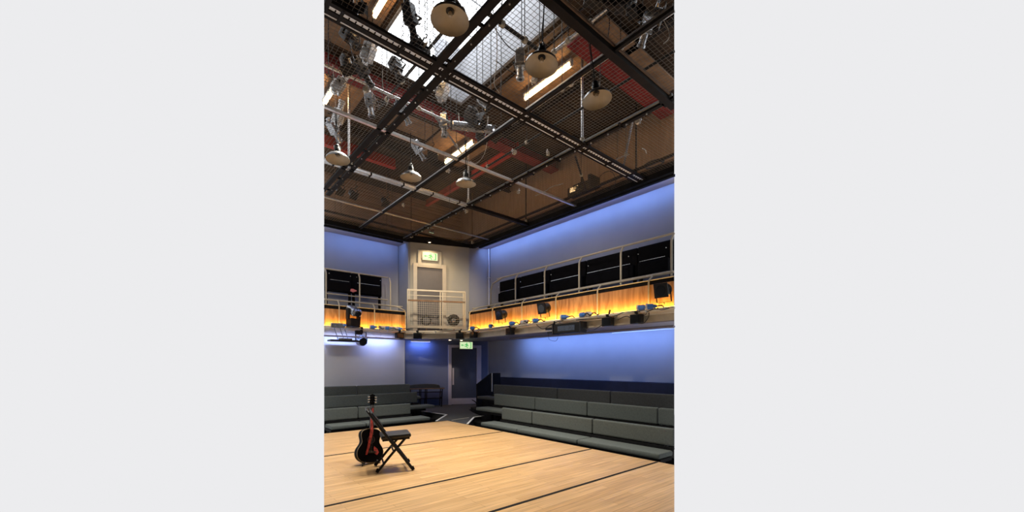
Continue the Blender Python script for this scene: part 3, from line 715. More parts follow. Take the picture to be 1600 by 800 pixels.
# copper brackets hanging over the left wall
for px, py, lb in ((528, 333, 'copper coloured trapeze bracket nearer the left edge'), (608, 350, 'copper coloured trapeze bracket near the thin pipe crossing')):
    c = ony(px, 12.95)[0]; c.z = 6.15
    t = thing('trapeze_bracket', lb, 'bracket', c, 0, 'trapeze brackets near the left wall')
    for s_ in (-.09, .09):
        b = MB(); b.tube(c+Vector((s_, 0, 0)), (c.x+s_, c.y, ZR-.005), .011, 8); b.build('rod', M_board, t)
    b = MB(); b.box(c, (.32, .06, .08), bev=.01); b.build('crossbar', M_board, t)
# clamps dotted over the grid
for i, (px, py, lb) in enumerate([(835, 125, 'steel scaffold clamp on the slim beam under the tube'), (892, 130, 'steel scaffold clamp by the hanger pole above right dome'), (804, 238, 'small steel clamp hanging in the middle bay'), (856, 240, 'brass coloured clamp in the bay below the tray beam'),
                              (810, 300, 'brass coloured clamp by the right rail stub'), (996, 190, 'cluster clamp on the conduit rail near the brown boards'), (571, 140, 'clamp pair on the pale bar near the left'), (699, 266, 'small clamp under the slim beam by the glow'), (630, 320, 'brass clamp on the mesh left of the exit sign'), (729, 330, 'brass clamp at the end of the twin bright rails')]):
    c = onz(px, py, 6.03)
    t = thing('scaffold_clamp', lb, 'clamp', c, i*.7)
    b = MB(); b.tube((-.03, 0, 0), (.03, 0, 0), .045, 10); b.build('band', M_creamr, t, local=True)
    b = MB(); b.box((0, .05, .02), (.04, .05, .03)); b.tube((0, .05, -.05), (0, .05, .07), .01, 8); b.build('bolt', M_alu, t, local=True)

# ================================================================== UPPER CORNER
# upper door in the corner wall
def wall_thing(name, label, cat, px, z, off=0):
    p, t_ = onw(px, off); return thing(name, label, cat, (p.x, p.y, z), math.atan2(DW.y, DW.x)), t_
def wx(px, px0, off=0): a, _ = onw(px, off); c, _ = onw(px0, off); return (a-c).dot(DW)
t, td = wall_thing('door_1', None, None, 671, ZB, .055); struct(t)
x0, x1 = wx(651.5, 671, .055), wx(691, 671, .055); ztop = hz(419, td)-ZB
b = MB(); b.box(((x0+x1)/2, .0, ztop/2), (x1-x0, .03, ztop)); b.build('door_leaf', M_door, t, local=True)
b = MB(); b.box((x0-.07, -.03, (ztop+.12)/2), (.14, .08, ztop+.12)); b.box((x1+.07, -.03, (ztop+.12)/2), (.14, .08, ztop+.12)); b.box(((x0+x1)/2, -.03, ztop+.07), (x1-x0+.28, .081, .14)); b.build('door_frame', M_frame, t, local=True, bevel=.008)
b = MB(); b.box((x1-.08, -.04, 1.05), (.03, .05, .16)); b.build('door_handle', M_chrome, t, local=True)
# exit signs
def exit_sign(px0, px1, py0, py1, label, off):
    pc = (px0+px1)/2; p, t_ = onw(pc, off); z0 = hz(py1, t_); z1 = hz(py0, t_)
    w = wx(px1, pc, off)-wx(px0, pc, off); h = z1-z0
    t = thing('exit_sign', label, 'sign', (p.x, p.y, z0), math.atan2(DW.y, DW.x))
    b = MB(); b.box((0, 0, h/2), (w+.03, .06, h+.03), bev=.006); b.build('housing', M_frame, t, local=True)
    b = MB(); b.box((0, -.034, h/2), (w, .008, h)); b.build('panel', M_signw, t, local=True)
    # running figure, doorway and arrow
    def fl(poly, nm):
        b = MB(); M = Matrix(((w/2, 0, 0, 0), (0, 0, 1, -.044), (0, h/2, 0, h/2), (0, 0, 0, 1)))
        b.prism(poly, 0, .005, M); b.build(nm, M_signg, t, local=True)
    fl([(.02, .85), (.12, .85), (.12, .55), (.02, .55)], 'pictogram_head')
    fl([(-.05, .5), (.2, .5), (.22, .1), (.38, -.1), (.32, -.25), (.12, -.1), (.1, -.35), (.28, -.8), (.15, -.85), (-.02, -.35), (-.25, -.5), (-.28, -.35), (-.02, -.1), (-.02, .15), (-.2, .0), (-.28, .12)], 'pictogram_figure')
    fl([(.45, .85), (.8, .85), (.8, -.85), (.45, -.85), (.45, -.72), (.68, -.72), (.68, .72), (.45, .72)], 'pictogram_doorway')
    fl([(-.85, .05), (-.6, .35), (-.6, .15), (-.35, .15), (-.35, -.05), (-.6, -.05), (-.6, -.25)], 'pictogram_arrow')
    return t, w, h
t, w, h = exit_sign(660.5, 683.5, 395.5, 407, 'lit green exit sign above the upper corner door', .16)
b = MB(); b.box((0, .06, h/2-.06), (w+.34, .06, h+.34), bev=.03); b.build('backplate', M_wallc, t, local=True)
for s_ in (-1, 1):
    b = MB(); b.box((s_*(w/2+.03), .03, h/2), (.02, .08, h*.6)); b.build('bracket', M_frame, t, local=True)
t, w, h = exit_sign(718.5, 738, 534.5, 545, 'lit green exit sign above the lower corner door', .35)
b = MB(); b.box((0, 0, h+.02), (w*.5, .04, .05)); b.build('bracket', M_frame, t, local=True)
# downlight above the upper sign
p, t_ = onw(671, .55)
t = thing('downlight', 'small warm lit downlight above the upper exit sign', 'light', (p.x, p.y, 5.74))
b = MB(); b.lathe([(.07, .05), (.075, 0), (.05, -.015)], seg=20, M=Matrix.Translation(p+Vector((0, 0, 5.77)))); b.build('rim', M_dgrey, t)
b = MB(); b.tube(p+Vector((0, 0, 5.765)), p+Vector((0, 0, 5.775)), .045, 16); b.build('lamp', M_glow, t)
b = MB(); b.bar(p+Vector((0, 0, 5.80)), p+NW*.05+Vector((0, 0, 5.86)), .05, .05); b.build('arm', M_black, t)
spot('downlight_beam', (p.x, p.y, 5.72), (p.x+.22, p.y+.5, 4.2), 70, (1, .72, .42), 125, 1, .05)
# two roof-corner camera like fitting
c = at(672, 373, 13.6); c.z = 6.03; c.x += .1; c.y += .1
t = thing('security_camera', 'small chrome fitting on the edge beam above the downlight', 'fitting', c)
b = MB(); b.tube(c+Vector((-.09, 0, 0)), c+Vector((.09, 0, 0)), .06, 14); b.build('body', M_grey, t)
b = MB(); b.tube(c+Vector((0, 0, 0)), c+Vector((0, 0, .12)), .02, 10); b.box(c+Vector((0, 0, .12)), (.2, .05, .02)); b.build('mount', M_creamr, t)

# corner gallery railing (parallel to the balcony's corner edge)
ga = Vector((6.24, 12.93, 0)); gb = Vector((7.88, 11.42, 0))
ga = onz(637, 513, ZB); ga.z = 0; gb = onz(726.5, 515, ZB); gb.z = 0
gt = thing('gallery_railing', 'cream steel balcony railing with wire mesh infill before the upper door', 'railing', ((ga+gb)/2+Vector((0, 0, ZB))))
zt = hz(452.5, depth(ga)); zt2 = hz(457, depth(gb)); zt = (zt+zt2)/2
def gz(k, z): return ga+(gb-ga)*k+Vector((0, 0, z))
b = MB(); b.bar(gz(-.01, zt), gz(1.01, zt), .05, .05); b.build('top_rail', M_creamr, gt)
b = MB(); b.bar(gz(0, zt-.17), gz(1, zt-.17), .025, .025); b.build('mid_rail', M_creamr, gt)
b = MB(); b.bar(gz(0, zt-.34), gz(1, zt-.34), .04, .05); b.build('mid_rail', M_brownst, gt)
b = MB(); b.bar(gz(0, ZB+.06), gz(1, ZB+.06), .05, .08); b.build('bottom_rail', M_creamr, gt)
for k in (0, .03, .56, .60, .97, 1.0):
    b = MB(); b.bar(gz(k, ZB), gz(k, zt), .04, .04, up=(gb-ga).normalized()); b.build('post', M_creamr, gt)
b = MB()
n = 30
for i in range(1, n):
    k = i/n; b.tube(gz(k, ZB+.1), gz(k, zt-.36), .003, 4, caps=False)
for i in range(13): b.tube(gz(0, ZB+.13+i*.07), gz(1, ZB+.13+i*.07), .003, 4, caps=False)
b.build('mesh_infill', M_cream, gt)

# ------------------------------------------------------------------ balcony fronts
def balcony_front(side):
    """side R: runs along y at x=XB; side L: runs along x at y=YB"""
    if side == 'R':
        P = lambda px, off, z: (lambda q: Vector((q.x, q.y, z)))(onx(px, XB+off)[0]); base = XB
    else:
        P = lambda px, off, z: (lambda q: Vector((q.x, q.y, z)))(ony(px, YB+off)[0])
    w0, w1 = 2.67, 3.18
    if side == 'R': js = [733.5, 769.5, 815.5, 868.5, 933.5, 1013.5, 1053.6]; zr, zm = 3.40, 3.28
    else: js = [506.4, 530, 585.3, 633.6]; zr, zm = 3.47, 3.30
    nm = {'R': 'right', 'L': 'left'}[side]
    r = thing('balcony_rail', 'curved cream tube guard rail and plywood panels along the %s balcony front' % nm, 'railing', P(js[-2], .05, w1))
    for i in range(len(js)-1):
        a = P(js[i]+.4, 0, 0); b_ = P(js[i+1]-.4, 0, 0)
        m = MB(); m.bar(a+Vector((0, 0, (w0+w1)/2)), b_+Vector((0, 0, (w0+w1)/2)), .018, w1-w0)
        if side == 'R': lb = ['birch plywood balcony panel nearest the corner gallery, right side', 'second plywood panel right of the corner gallery, partly behind a round lantern', 'third plywood panel right of the gallery, between two round lanterns', 'fourth plywood panel right of the gallery, above the flat black fixture', 'broad fifth plywood panel on the right balcony', 'last plywood panel at the right edge, behind a black lantern'][i]
        else: lb = ['plywood balcony panel at the left edge', 'plywood balcony panel behind the moving light on the left', 'plywood balcony panel on the left, nearest the corner gallery'][i]
        o = m.build('panel', M_ply, r, clip=True); o['label'] = lb
    # dark capping behind the panels
    a, b_ = P(js[0], .05, (w1+.04)), P(js[-1], .05, (w1+.04))
    m = MB(); m.bar(a, b_, .06, .14); struct(m.build('trim_cap_'+nm, M_blackm, clip=True))
    bk = .13
    a, b_ = P(js[0]+(5 if side == 'R' else 0), bk, zr), P(js[-1]-(5 if side == 'L' else 0), bk, zr)
    m = MB(); m.tube(a, b_, .026, 12); m.build('top_rail', M_creamr, r, smooth=True, clip=True)
    a, b_ = P(js[0], .0, zm-.0), P(js[-1], .0, zm)
    m = MB(); m.tube(a, b_, .013, 8); m.build('mid_rail', M_creamr, r, smooth=True, clip=True)
    for i, j in enumerate(js):
        if j < 507 or j > 1053: continue
        lo = P(j, -.035, w0-.1)
        back = Vector((1, 0, 0)) if side == 'R' else Vector((0, 1, 0))
        end = (side == 'R' and i == 0) or (side == 'L' and i == len(js)-1)
        al = (Vector((0, -1, 0)) if side == 'R' else Vector((-1, 0, 0)))*(.3 if end else 0)
        pts = [lo, Vector((lo.x, lo.y, zr-.2)), Vector((lo.x, lo.y, zr-.13))+back*.01+al*.1, Vector((lo.x, lo.y, zr-.04))+back*.10+al*.6, Vector((lo.x, lo.y, zr))+back*(bk+.03)+al]
        m = MB(); m.path(pts, .019, 8); m.build('post', M_creamr, r, smooth=True)
    # rear rail
    if side == 'R':
        ox, zt, zb = .45, 4.35, 3.50; ps = [805.5, 851, 905, 970, 1049]; j0, j1 = 767, 1053.6
    else:
        ox, zt, zb = .5, 4.52, 3.78; ps = [509.5, 562, 610]; j0, j1 = 506.4, 609
    a, b_ = P(j0+(10 if side == 'R' else 0), ox+.1, zt), P(j1-(3 if side == 'L' else 0), ox+.1, zt)
    r = thing('rear_guard_rail', 'tall cream guard rail with bent posts at the back of the %s balcony' % nm, 'railing', (a+b_)/2)
    m = MB(); m.tube(a, b_, .026, 12); m.build('top_rail', M_creamr, r, smooth=True, clip=True)
    zb2 = 3.5 if side == 'R' else 3.72
    a, b_ = P(j0+4, ox, zb2), P(j1-3, ox, zb2)
    m = MB(); m.tube(a, b_, .02, 10); m.build('bottom_rail', M_creamr, r, smooth=True, clip=True)
    for j in ps:
        lo = P(j, ox, ZB)
        back = Vector((1, 0, 0)) if side == 'R' else Vector((0, 1, 0))
        m = MB(); m.path([lo, Vector((lo.x, lo.y, zt-.22)), Vector((lo.x, lo.y, zt-.15))+back*.01, Vector((lo.x, lo.y, zt))+back*.11], .024, 8); m.build('post', M_creamr, r, smooth=True)
    if side == 'R':
        q = P(767, ox, ZB)
        m = MB(); m.path([q, Vector((q.x, q.y, zt-.35)), Vector((q.x, q.y-.1, zt-.15)), Vector((q.x+.1, q.y-.5, zt))], .024, 8); m.build('end_post', M_creamr, r, smooth=True)
balcony_front('R'); balcony_front('L')
# amber LED strips at the foot of the plywood
def amber(a, b, d, label):
    r = clip_seg(a, b); p, q = r
    t = thing('amber_strip_light', label, 'light', (p+q)/2)
    m = MB(); m.bar(p, q, .03, .02); m.build('channel', M_alu, t)
    m = MB(); m.bar(p+Vector((0, 0, .014)), q+Vector((0, 0, .014)), .016, .006); m.build('emitter', M_amber, t)
    area_line('amber_light', p+Vector((0, 0, .02)), q+Vector((0, 0, .02)), d, .02, 5.0*P_AMBER*(q-p).length, (1, .55, .10))
amber((XB-.10, 1, 2.64), (XB-.10, 11.3, 2.64), (.55, 0, 1), 'glowing amber strip at the foot of the right balcony panels')
amber((-4, YB-.10, 2.64), (6.2, YB-.10, 2.64), (0, .55, 1), 'glowing amber strip at the foot of the left balcony panels')
# front lighting pipe
def pipe(a, b, label, z=2.60, r=.028):
    s_ = clip_seg((*a, z), (*b, z)); p, q = s_
    t = thing('lighting_pipe', label, 'pipe', (p+q)/2)
    m = MB(); m.tube(p, q, r, 12); m.build('tube', M_creamp, t, smooth=True)
    L = (q-p).length; n = int(L/1.1)
    for i in range(n):
        c = p+(q-p)*((i+.5)/n)
        m = MB(); m.tube(c-(q-p).normalized()*.02, c+(q-p).normalized()*.02, r*1.35, 10); m.tube(c, c-Vector((0, 0, .05)), .012, 6); m.build('bracket', M_alu, t)
pipe((-6, YB-.19), (6.2, YB-.19), 'cream lighting pipe along the left balcony edge')
pipe((6.2, YB-.19), (XB-.19, 11.3), 'cream lighting pipe along the corner gallery edge')
pipe((XB-.19, 11.3), (XB-.19, 0), 'cream lighting pipe along the right balcony edge')

# stowed black bench seats at the back of the balcony
def stowed(side, p0, p1, zt, zb, depthpos, label):
    if side == 'R': a = onx(p0, depthpos)[0]; c = onx(p1, depthpos)[0]
    else: a = ony(p0, depthpos)[0]; c = ony(p1, depthpos)[0]
    mid = (a+c)/2; L = (c-a).length; ax = (c-a).normalized()
    t = thing('stowed_bench', label, 'bench', (mid.x, mid.y, ZB), 0, 'stowed black benches at the back of the balcony')
    m = MB(); m.bar(a+Vector((0, 0, (zt+zb)/2)), c+Vector((0, 0, (zt+zb)/2)), .12, zt-zb, bev=.03); m.build('backrest', M_seatb, t, clip=True)
    back = Vector((-1, 0, 0)) if side == 'R' else Vector((0, -1, 0))
    o = back*.09
    m = MB(); m.bar(a+ax*.05+o+Vector((0, 0, zb+.18)), c-ax*.05+o+Vector((0, 0, zb+.18)), .16, .30, bev=.03); m.build('folded_seat', M_seatb, t, clip=True)
    m = MB(); m.bar(a+ax*.12+back*.176+Vector((0, 0, zb+.36)), c-ax*.12+back*.176+Vector((0, 0, zb+.36)), .01, .014); m.build('edge_trim', M_grey, t, clip=True)
    for k in (.06, .94):
        q = a+(c-a)*k
        m = MB(); m.bar(q+Vector((0, 0, ZB)), q+Vector((0, 0, zb+.1)), .07, .07, up=ax); m.build('leg', M_seatb, t, clip=True)
    for k in (.1, .9):
        q = a+(c-a)*k+back*.18
        m = MB(); m.tube(q+Vector((0, 0, zb+.55)), q+Vector((0, 0, zb+.55))+back*.012, .012, 8); m.build('bolt', M_alu, t)
rs = [782, 815, 862, 918, 998, 1053.5]
for i in range(5): stowed('R', rs[i]+.6, rs[i+1]-.6, 4.38, 3.62, 8.95, 'stowed black bench on the right balcony, %s from the corner gallery' % ['first', 'second', 'third', 'fourth', 'last and fifth'][i])
ls = [506.6, 549, 596]
for i in range(2): stowed('L', ls[i]+.5, ls[i+1]-.5, 4.55, 3.85, 13.75, ['stowed black bench at the left edge of the left balcony', 'stowed black bench on the left balcony nearest the corner'][i])
c = ony(551.5, 13.56)[0]; c.z = hz(454, c.x*F.x+c.y*F.y)
b = MB(); b.prism([(-.09, -.03), (.0, -.06), (.12, -.01), (.12, .02), (.0, .06), (-.07, .05)], -.005, .005, Matrix.Translation(c) @ Matrix.Rotation(PI/2, 4, 'X'))
tag(b.build('pink_tag', M_pink), 'small pink tag hanging on the left balcony bench', 'tag')

# ------------------------------------------------------------------ balcony edge fixtures
def onfront(px, off=.19):
    if px < 634: q = ony(px, YB-off)[0]; n = Vector((0, -1, 0))
    elif px > 733: q = onx(px, XB-off)[0]; n = Vector((-1, 0, 0))
    else:
        a = Vector((6.2, YB-off, 0)); c = Vector((XB-off, 11.3, 0)); d = dirp(px); e = c-a
        # intersect
        det = d.x*(-e.y)+e.x*d.y; tt = (a.x*(-e.y)+e.x*a.y)/det; q = Vector((d.x*tt, d.y*tt, 0)); n = Vector((-e.y, e.x, 0)).normalized()
        if n.dot(q) > 0: n = -n
    return q, n
def flood():
    t = thing('floodlight', 'x', 'stage light')
    b = MB(); b.box((0, 0, -.15), (.26, .14, .2), bev=.015)
    for k in range(4): b.box((0, .08, -.22+k*.045), (.22, .02, .012))
    b.build('housing', M_black, t, local=True)
    b = MB(); b.box((0, -.075, -.15), (.2, .008, .15)); b.build('lens', M_lens, t, local=True)
    b = MB(); b.bar((.0, 0, -.05), (.06, 0, .12), .035, .02, up=(0, 1, 0)); b.tube((-.04, 0, .0), (.04, 0, .0), .035, 10); b.build('clamp', M_black, t, local=True)
    b = MB(); b.path([(.1, .05, -.1), (.2, .06, -.05), (.22, .04, .03), (.12, .0, .04)], .006); b.build('lead', M_cable, t, local=True)
    return t
FL = flood()
for i, (px, lb) in enumerate([(624, 'black floodlight under the left pipe next to the gallery'), (652.5, 'black floodlight under the gallery pipe, left one'), (718.5, 'black floodlight under the gallery pipe, right one'), (740, 'black floodlight where the right pipe begins'), (797, 'black floodlight under the right pipe below the second panel'), (950, 'black floodlight under the right pipe below the broad panel'), (995, 'black floodlight beneath cables near the right edge')]):
    q, n = onfront(px); rz = math.atan2(n.y, n.x)+PI/2
    o = FL if i == 0 else dup(FL, q, (0, 0, rz)); o.location = (q.x, q.y, 2.60); o.rotation_euler = (0, 0, rz); o['label'] = lb; o['group'] = 'black floodlights under the balcony pipe'
# round faced lanterns standing in front of the plywood
def roundl():
    t = thing('round_lantern', 'x', 'stage light')
    Rx = Matrix.Rotation(PI/2, 4, 'X')
    b = MB(); b.lathe([(0, -.24), (.1, -.235), (.15, -.18), (.155, .08), (.15, .1)], Rx, 22)
    for k in range(5): b.lathe([(.155, -.16+k*.05), (.163, -.15+k*.05), (.155, -.14+k*.05)], Rx, 22)
    b.build('body', M_dgrey, t, local=True, smooth=True)
    b = MB(); b.box((0, -.12, 0), (.36, .03, .36), bev=.01); b.build('filter_frame', M_black, t, local=True)
    b = MB(); b.tube((0, -.134, 0), (0, -.142, 0), .13, 24); b.build('lens', M_lens, t, local=True)
    b = MB()
    for s_ in (-1, 1): b.bar((s_*.19, 0, .02), (s_*.19, .0, -.3), .03, .008, up=(0, 1, 0))
    b.bar((-.19, 0, -.3), (.19, 0, -.3), .03, .008); b.tube((0, 0, -.3), (0, 0, -.36), .012, 8); b.build('yoke', M_black, t, local=True)
    return t
RL = roundl()
for i, (px, py, lb, r) in enumerate([(783, 492, 'round black lantern over the first right panel joint', .95), (850, 482, 'round black lantern over the fourth right panel', .95), (1036, 456, 'large round black lantern at the right edge of the balcony', .9)]):
    q, n = onfront(px, .28); z = hz(py, depth(q)); rz = math.atan2(n.y, n.x)+PI/2+.05
    o = RL if i == 0 else dup(RL, q, (0, 0, rz)); o.location = (q.x, q.y, max(z, 2.97)); o.scale = (.8,)*3; o.rotation_euler = (.2, 0, rz); o['label'] = lb; o['group'] = 'round black lanterns on the right balcony front'
# two ring lanterns before the gallery
for px, lb, fill in ((666, 'open square lantern frame clamped on the gallery pipe, left', False), (709.5, 'small round lantern clamped on the gallery pipe, right', True)):
    q, n = onfront(px, .12); z = hz(501, depth(q)); rz = math.atan2(n.y, n.x)+PI/2
    t = thing('gallery_lantern', lb, 'stage light', (q.x, q.y, z), rz)
    if fill:
        b = MB(); b.lathe([(0, -.2), (.1, -.19), (.15, -.08), (.17, .05), (.17, .08)], Matrix.Rotation(PI/2, 4, 'X'), 20); b.build('body', M_black, t, local=True, smooth=True)
        b = MB(); b.lathe([(.21, .085), (.21, .10), (.14, .10), (.14, .085), (.21, .085)], Matrix.Rotation(PI/2, 4, 'X'), 12); b.build('filter_frame', M_black, t, local=True)
        b = MB(); b.tube((0, -.088, 0), (0, -.094, 0), .075, 18); b.build('lens', M_grey, t, local=True)
    else:
        b = MB()
        for k in range(8):
            a0 = k*PI/4+PI/8; a1 = a0+PI/4; b.bar((math.cos(a0)*.16, 0, math.sin(a0)*.16), (math.cos(a1)*.16, 0, math.sin(a1)*.16), .05, .025, up=(0, 1, 0))
        b.build('ring_frame', M_black, t, local=True)
        for s_ in (-1, 1):
            b = MB(); b.box((s_*.17, 0, .02), (.05, .04, .04)); b.build('lug', M_black, t, local=True)
        b = MB(); b.tube((0, 0, .15), (-.02, 0, .24), .01, 8); b.build('handle', M_black, t, local=True)
    b = MB(); b.tube((0, 0, -.16), (0, 0, -(z-2.62)), .014, 8); b.box((0, 0, -.22), (.1, .03, .03)); b.build('stem', M_brownst, t, local=True)
# moving light on the left balcony
q, n = onfront(552, .3)
t = thing('moving_light', 'grey moving head light standing on the left balcony pipe', 'stage light', (q.x, q.y, 2.63), .3)
b = MB(); b.box((0, 0, .13), (.34, .26, .26), bev=.02); b.build('base', M_black, t, local=True)
for s_ in (-1, 1):
    b = MB(); b.box((s_*.19, 0, .40), (.06, .14, .34), bev=.02); b.build('arm', M_black, t, local=True)
b = MB(); b.box((0, -.03, .5), (.32, .42, .22), rot=Matrix.Rotation(.5, 3, 'X'), bev=.06); b.build('head', M_grey, t, local=True)
b = MB(); b.tube((0, -.22, .40), (0, -.25, .38), .09, 20); b.build('lens', M_lens, t, local=True)
for k in range(3):
    b = MB(); b.box((-.06+k*.06, .02, .64), (.02, .2, .02), rot=Matrix.Rotation(.5, 3, 'X')); b.build('vent_rib', M_black, t, local=True)
# flat panel light and small par at left below the pipe
q, n = onfront(535, .2)
t = thing('flat_panel_light', 'thin flat light panel hanging on arms under the left pipe', 'stage light', (q.x, q.y, 2.62), 0)
b = MB(); b.box((.02, -.05, -.42), (.85, .35, .05), bev=.01, rz=0); b.build('panel', M_black, t, local=True)
b = MB(); b.box((-.15, 0, .03), (.4, .14, .16), bev=.02); b.build('driver_box', M_grey, t, local=True)
for x in (-.25, -.08, .05):
    b = MB(); b.tube((x, 0, 0), (x+.12, -.03, -.40), .013, 8); b.build('arm', M_grey, t, local=True)
b = MB(); b.box((.05, -.05, -.37), (.4, .2, .06), bev=.015); b.build('gear_tray', M_grey, t, local=True)
q, n = onfront(564, .2)
t = thing('hanging_par', 'grey round lantern hanging beneath the moving light', 'stage light', (q.x, q.y, 2.6), .2)
b = MB(); b.lathe([(0, -.16), (.1, -.15), (.15, -.05), (.16, .1), (.17, .12)], Matrix.Translation((0, 0, -.38)) @ Matrix.Rotation(1.25, 4, 'X'), 20); b.build('body', M_grey, t, local=True, smooth=True)
b = MB(); b.tube((0, -.11, -.41), (0, -.13, -.415), .13, 20); b.build('lens', M_lens, t, local=True)
b = MB()
for s_ in (-1, 1): b.bar((s_*.18, 0, -.1), (s_*.18, 0, -.4), .03, .01, up=(0, 1, 0))
b.bar((-.18, 0, -.1), (.18, 0, -.1), .03, .01); b.build('yoke', M_black, t, local=True)
b = MB(); b.box((.02, 0, -.04), (.06, .07, .2)); b.box((-.08, 0, -.12), (.2, .1, .12)); b.build('clamp', M_black, t, local=True)
# flat black floodlight batten
q, n = onfront(889, .22)
t = thing('flood_batten', 'long flat black floodlight hanging below the right balcony pipe', 'stage light', (q.x, q.y, 2.58), math.atan2(n.y, n.x)+PI/2)
b = MB(); b.box((0, 0, -.20), (.86, .22, .24), bev=.012); b.build('housing', M_black, t, local=True)
b = MB(); b.box((0, -.113, -.2), (.56, .008, .13)); b.build('glass', mat('dark_blue_glass', (.03, .045, .08), .15, var=.4, scale=30), t, local=True)
for x in (-.45, .45):
    b = MB(); b.box((x, 0, -.2), (.03, .25, .27)); b.build('end_plate', M_dgrey, t, local=True)
b = MB(); b.box((-.62, 0, -.17), (.3, .12, .06)); b.box((-.6, 0, -.27), (.22, .1, .05)); b.tube((-.5, 0, .02), (-.5, 0, -.2), .02, 8); b.build('bracket', M_black, t, local=True)
# plug connectors
def plug(m, nm):
    t = thing('plug_connector', 'x', 'plug')
    b = MB(); b.tube((-.07, 0, 0), (.03, 0, 0), .045, 14); b.tube((.03, 0, 0), (.09, 0, 0), .036, 14, r2=.02); b.build('shell', m, t, local=True, smooth=True)
    b = MB(); b.tube((-.09, 0, 0), (-.06, 0, 0), .052, 14); b.build('collar', M_white if m is M_blue else M_cablew, t, local=True)
    b = MB(); b.path([(.09, 0, 0), (.16, .0, .01), (.22, .02, -.04), (.26, .03, -.03)], .011); b.build('lead', M_cable, t, local=True)
    return t
PB, PW = plug(M_blue, 'b'), plug(M_white, 'w')
fb = fw = True
for px, py, c, lb in [(536.5, 509, 'b', 'blue plug on the pipe left of the moving light'), (583, 511.5, 'b', 'blue plug below the second left post'), (597.6, 513, 'w', 'white plug, first of the row near the left gallery end'), (606, 514, 'b', 'blue plug between the white plugs at left'), (612, 514, 'w', 'white plug, second of the row at left'), (617.5, 514, 'w', 'white plug, third of the row at left'), (624, 515, 'b', 'blue plug nearest the gallery on the left'),
                      (739, 516, 'b', 'blue plug where the right pipe begins'), (767, 513, 'b', 'blue plug under the first right panel joint'), (801, 509.5, 'b', 'blue plug under the second right panel'), (817, 508, 'w', 'white plug, left of a pair at the third panel'), (822.5, 507, 'w', 'white plug, right of a pair at the third panel'), (838, 505.5, 'b', 'blue plug under the third right panel'), (882.5, 500, 'b', 'blue plug above the flat black floodlight'), (911, 497, 'b', 'bright blue plug under the fifth right panel'),
                      (921, 496, 'w', 'pale round plug end beside the bright blue plug'), (1004, 487.5, 'b', 'blue plug, left of two large ones near the right edge'), (1017.5, 485, 'b', 'blue plug, right of two large ones near the right edge')]:
    q, n = onfront(px, .22); z = 2.66; rz = math.atan2(n.y, n.x)+PI/2+random.uniform(-.5, .5)
    src = PB if c == 'b' else PW
    first = (c == 'b' and fb) or (c == 'w' and fw)
    o = src if first else dup(src, q, (0, 0, 0))
    if c == 'b': fb = False
    else: fw = False
    o.location = (q.x, q.y, z+.02); o.scale = (1.25,)*3; o.rotation_euler = (0, 0, rz); o['label'] = lb; o['group'] = 'plugs along the balcony pipe'
def fcable(l, label, r=.009, m=None):
    P = []
    for px, py in l:
        q, n = onfront(px, .26); P.append(Vector((q.x, q.y, hz(py, depth(q)))))
    cable(P, r, m or M_cable, label); 
fcable([(838, 507), (848, 514), (860, 508), (872, 502), (880, 501)], 'black cable sagging left of the flat floodlight')
fcable([(912, 513), (925, 516), (940, 508), (948, 500)], 'black cable sagging right of the flat floodlight')
fcable([(965, 500), (980, 494), (992, 503), (1005, 505), (1013, 496), (1014, 488)], 'black cable loop near the right edge of the balcony')
fcable([(1010, 488), (1022, 483), (1035, 484), (1046, 481)], 'black cable lying along the pipe at the right edge')
fcable([(540, 512), (570, 516), (592, 528), (594, 519), (580, 514)], 'thin pale cable loop under the left pipe', .005, M_cablew)
fcable([(857, 520), (858, 530), (868, 533), (872, 527)], 'thin cable loop under the flat floodlight', .005)
fcable([(900, 500), (930, 498), (960, 494), (975, 488), (1000, 487)], 'black cable taped along the right pipe')
fcable([(745, 516), (765, 515), (780, 512), (800, 510)], 'dark cable along the beginning of the right pipe')

# wall pipes
for px, y0, y1, lb, bx in ((764, 389, 479, 'white conduit running down the upper right corner', False), (757, 536, 580, 'white conduit running down the lower right corner to a black box', True)):
    q, t_ = onx(px, XR-.05)
    z0, z1 = hz(y1, t_), hz(y0, t_)
    if not bx: z1 = min(z1, ZG-.01)
    else: z1 = min(z1, ZS-.01)
    t = thing('wall_conduit', lb, 'conduit', (q.x, q.y, z0))
    b = MB(); b.tube((q.x, q.y, z0), (q.x, q.y, z1), .028, 10); b.build('tube', M_pipe, t, smooth=True)
    b = MB(); b.box((q.x+.01, q.y, z0-.05), (.08, .12, .16), bev=.01); b.build('junction_box', M_black, t)
    b = MB(); b.box((q.x+.01, q.y, (z0+z1)/2), (.07, .09, .03)); b.build('saddle', M_white, t)

# ================================================================== LOWER LEVEL
# lower door
t, td = wall_thing('door_2', None, None, 725, 0, .013); struct(t)
x0, x1 = wx(704.5, 725), wx(744.5, 725); ztop = hz(543.5, td)
b = MB(); b.box(((x0+x1)/2, -.012, ztop/2), (x1-x0, .02, ztop)); b.build('door_leaf', M_doorl, t, local=True)
b = MB(); b.box((x0-.05, -.05, (ztop+.1)/2), (.12, .1, ztop+.1)); b.box((x1+.08, -.05, (ztop+.1)/2), (.17, .1, ztop+.1)); b.box(((x0+x1)/2, -.05, ztop+.05), (x1-x0+.2, .099, .1)); b.build('door_frame', M_framel, t, local=True, bevel=.008)
b = MB(); b.box((x0+.08, -.03, hz(588, td)), (.06, .015, .62)); b.build('push_plate', M_framel, t, local=True)
b = MB(); b.box(((x0+x1)/2, -.028, .12), (x1-x0-.04, .012, .22)); b.build('kick_plate', M_framel, t, local=True)
p, _ = onw(741, .25)
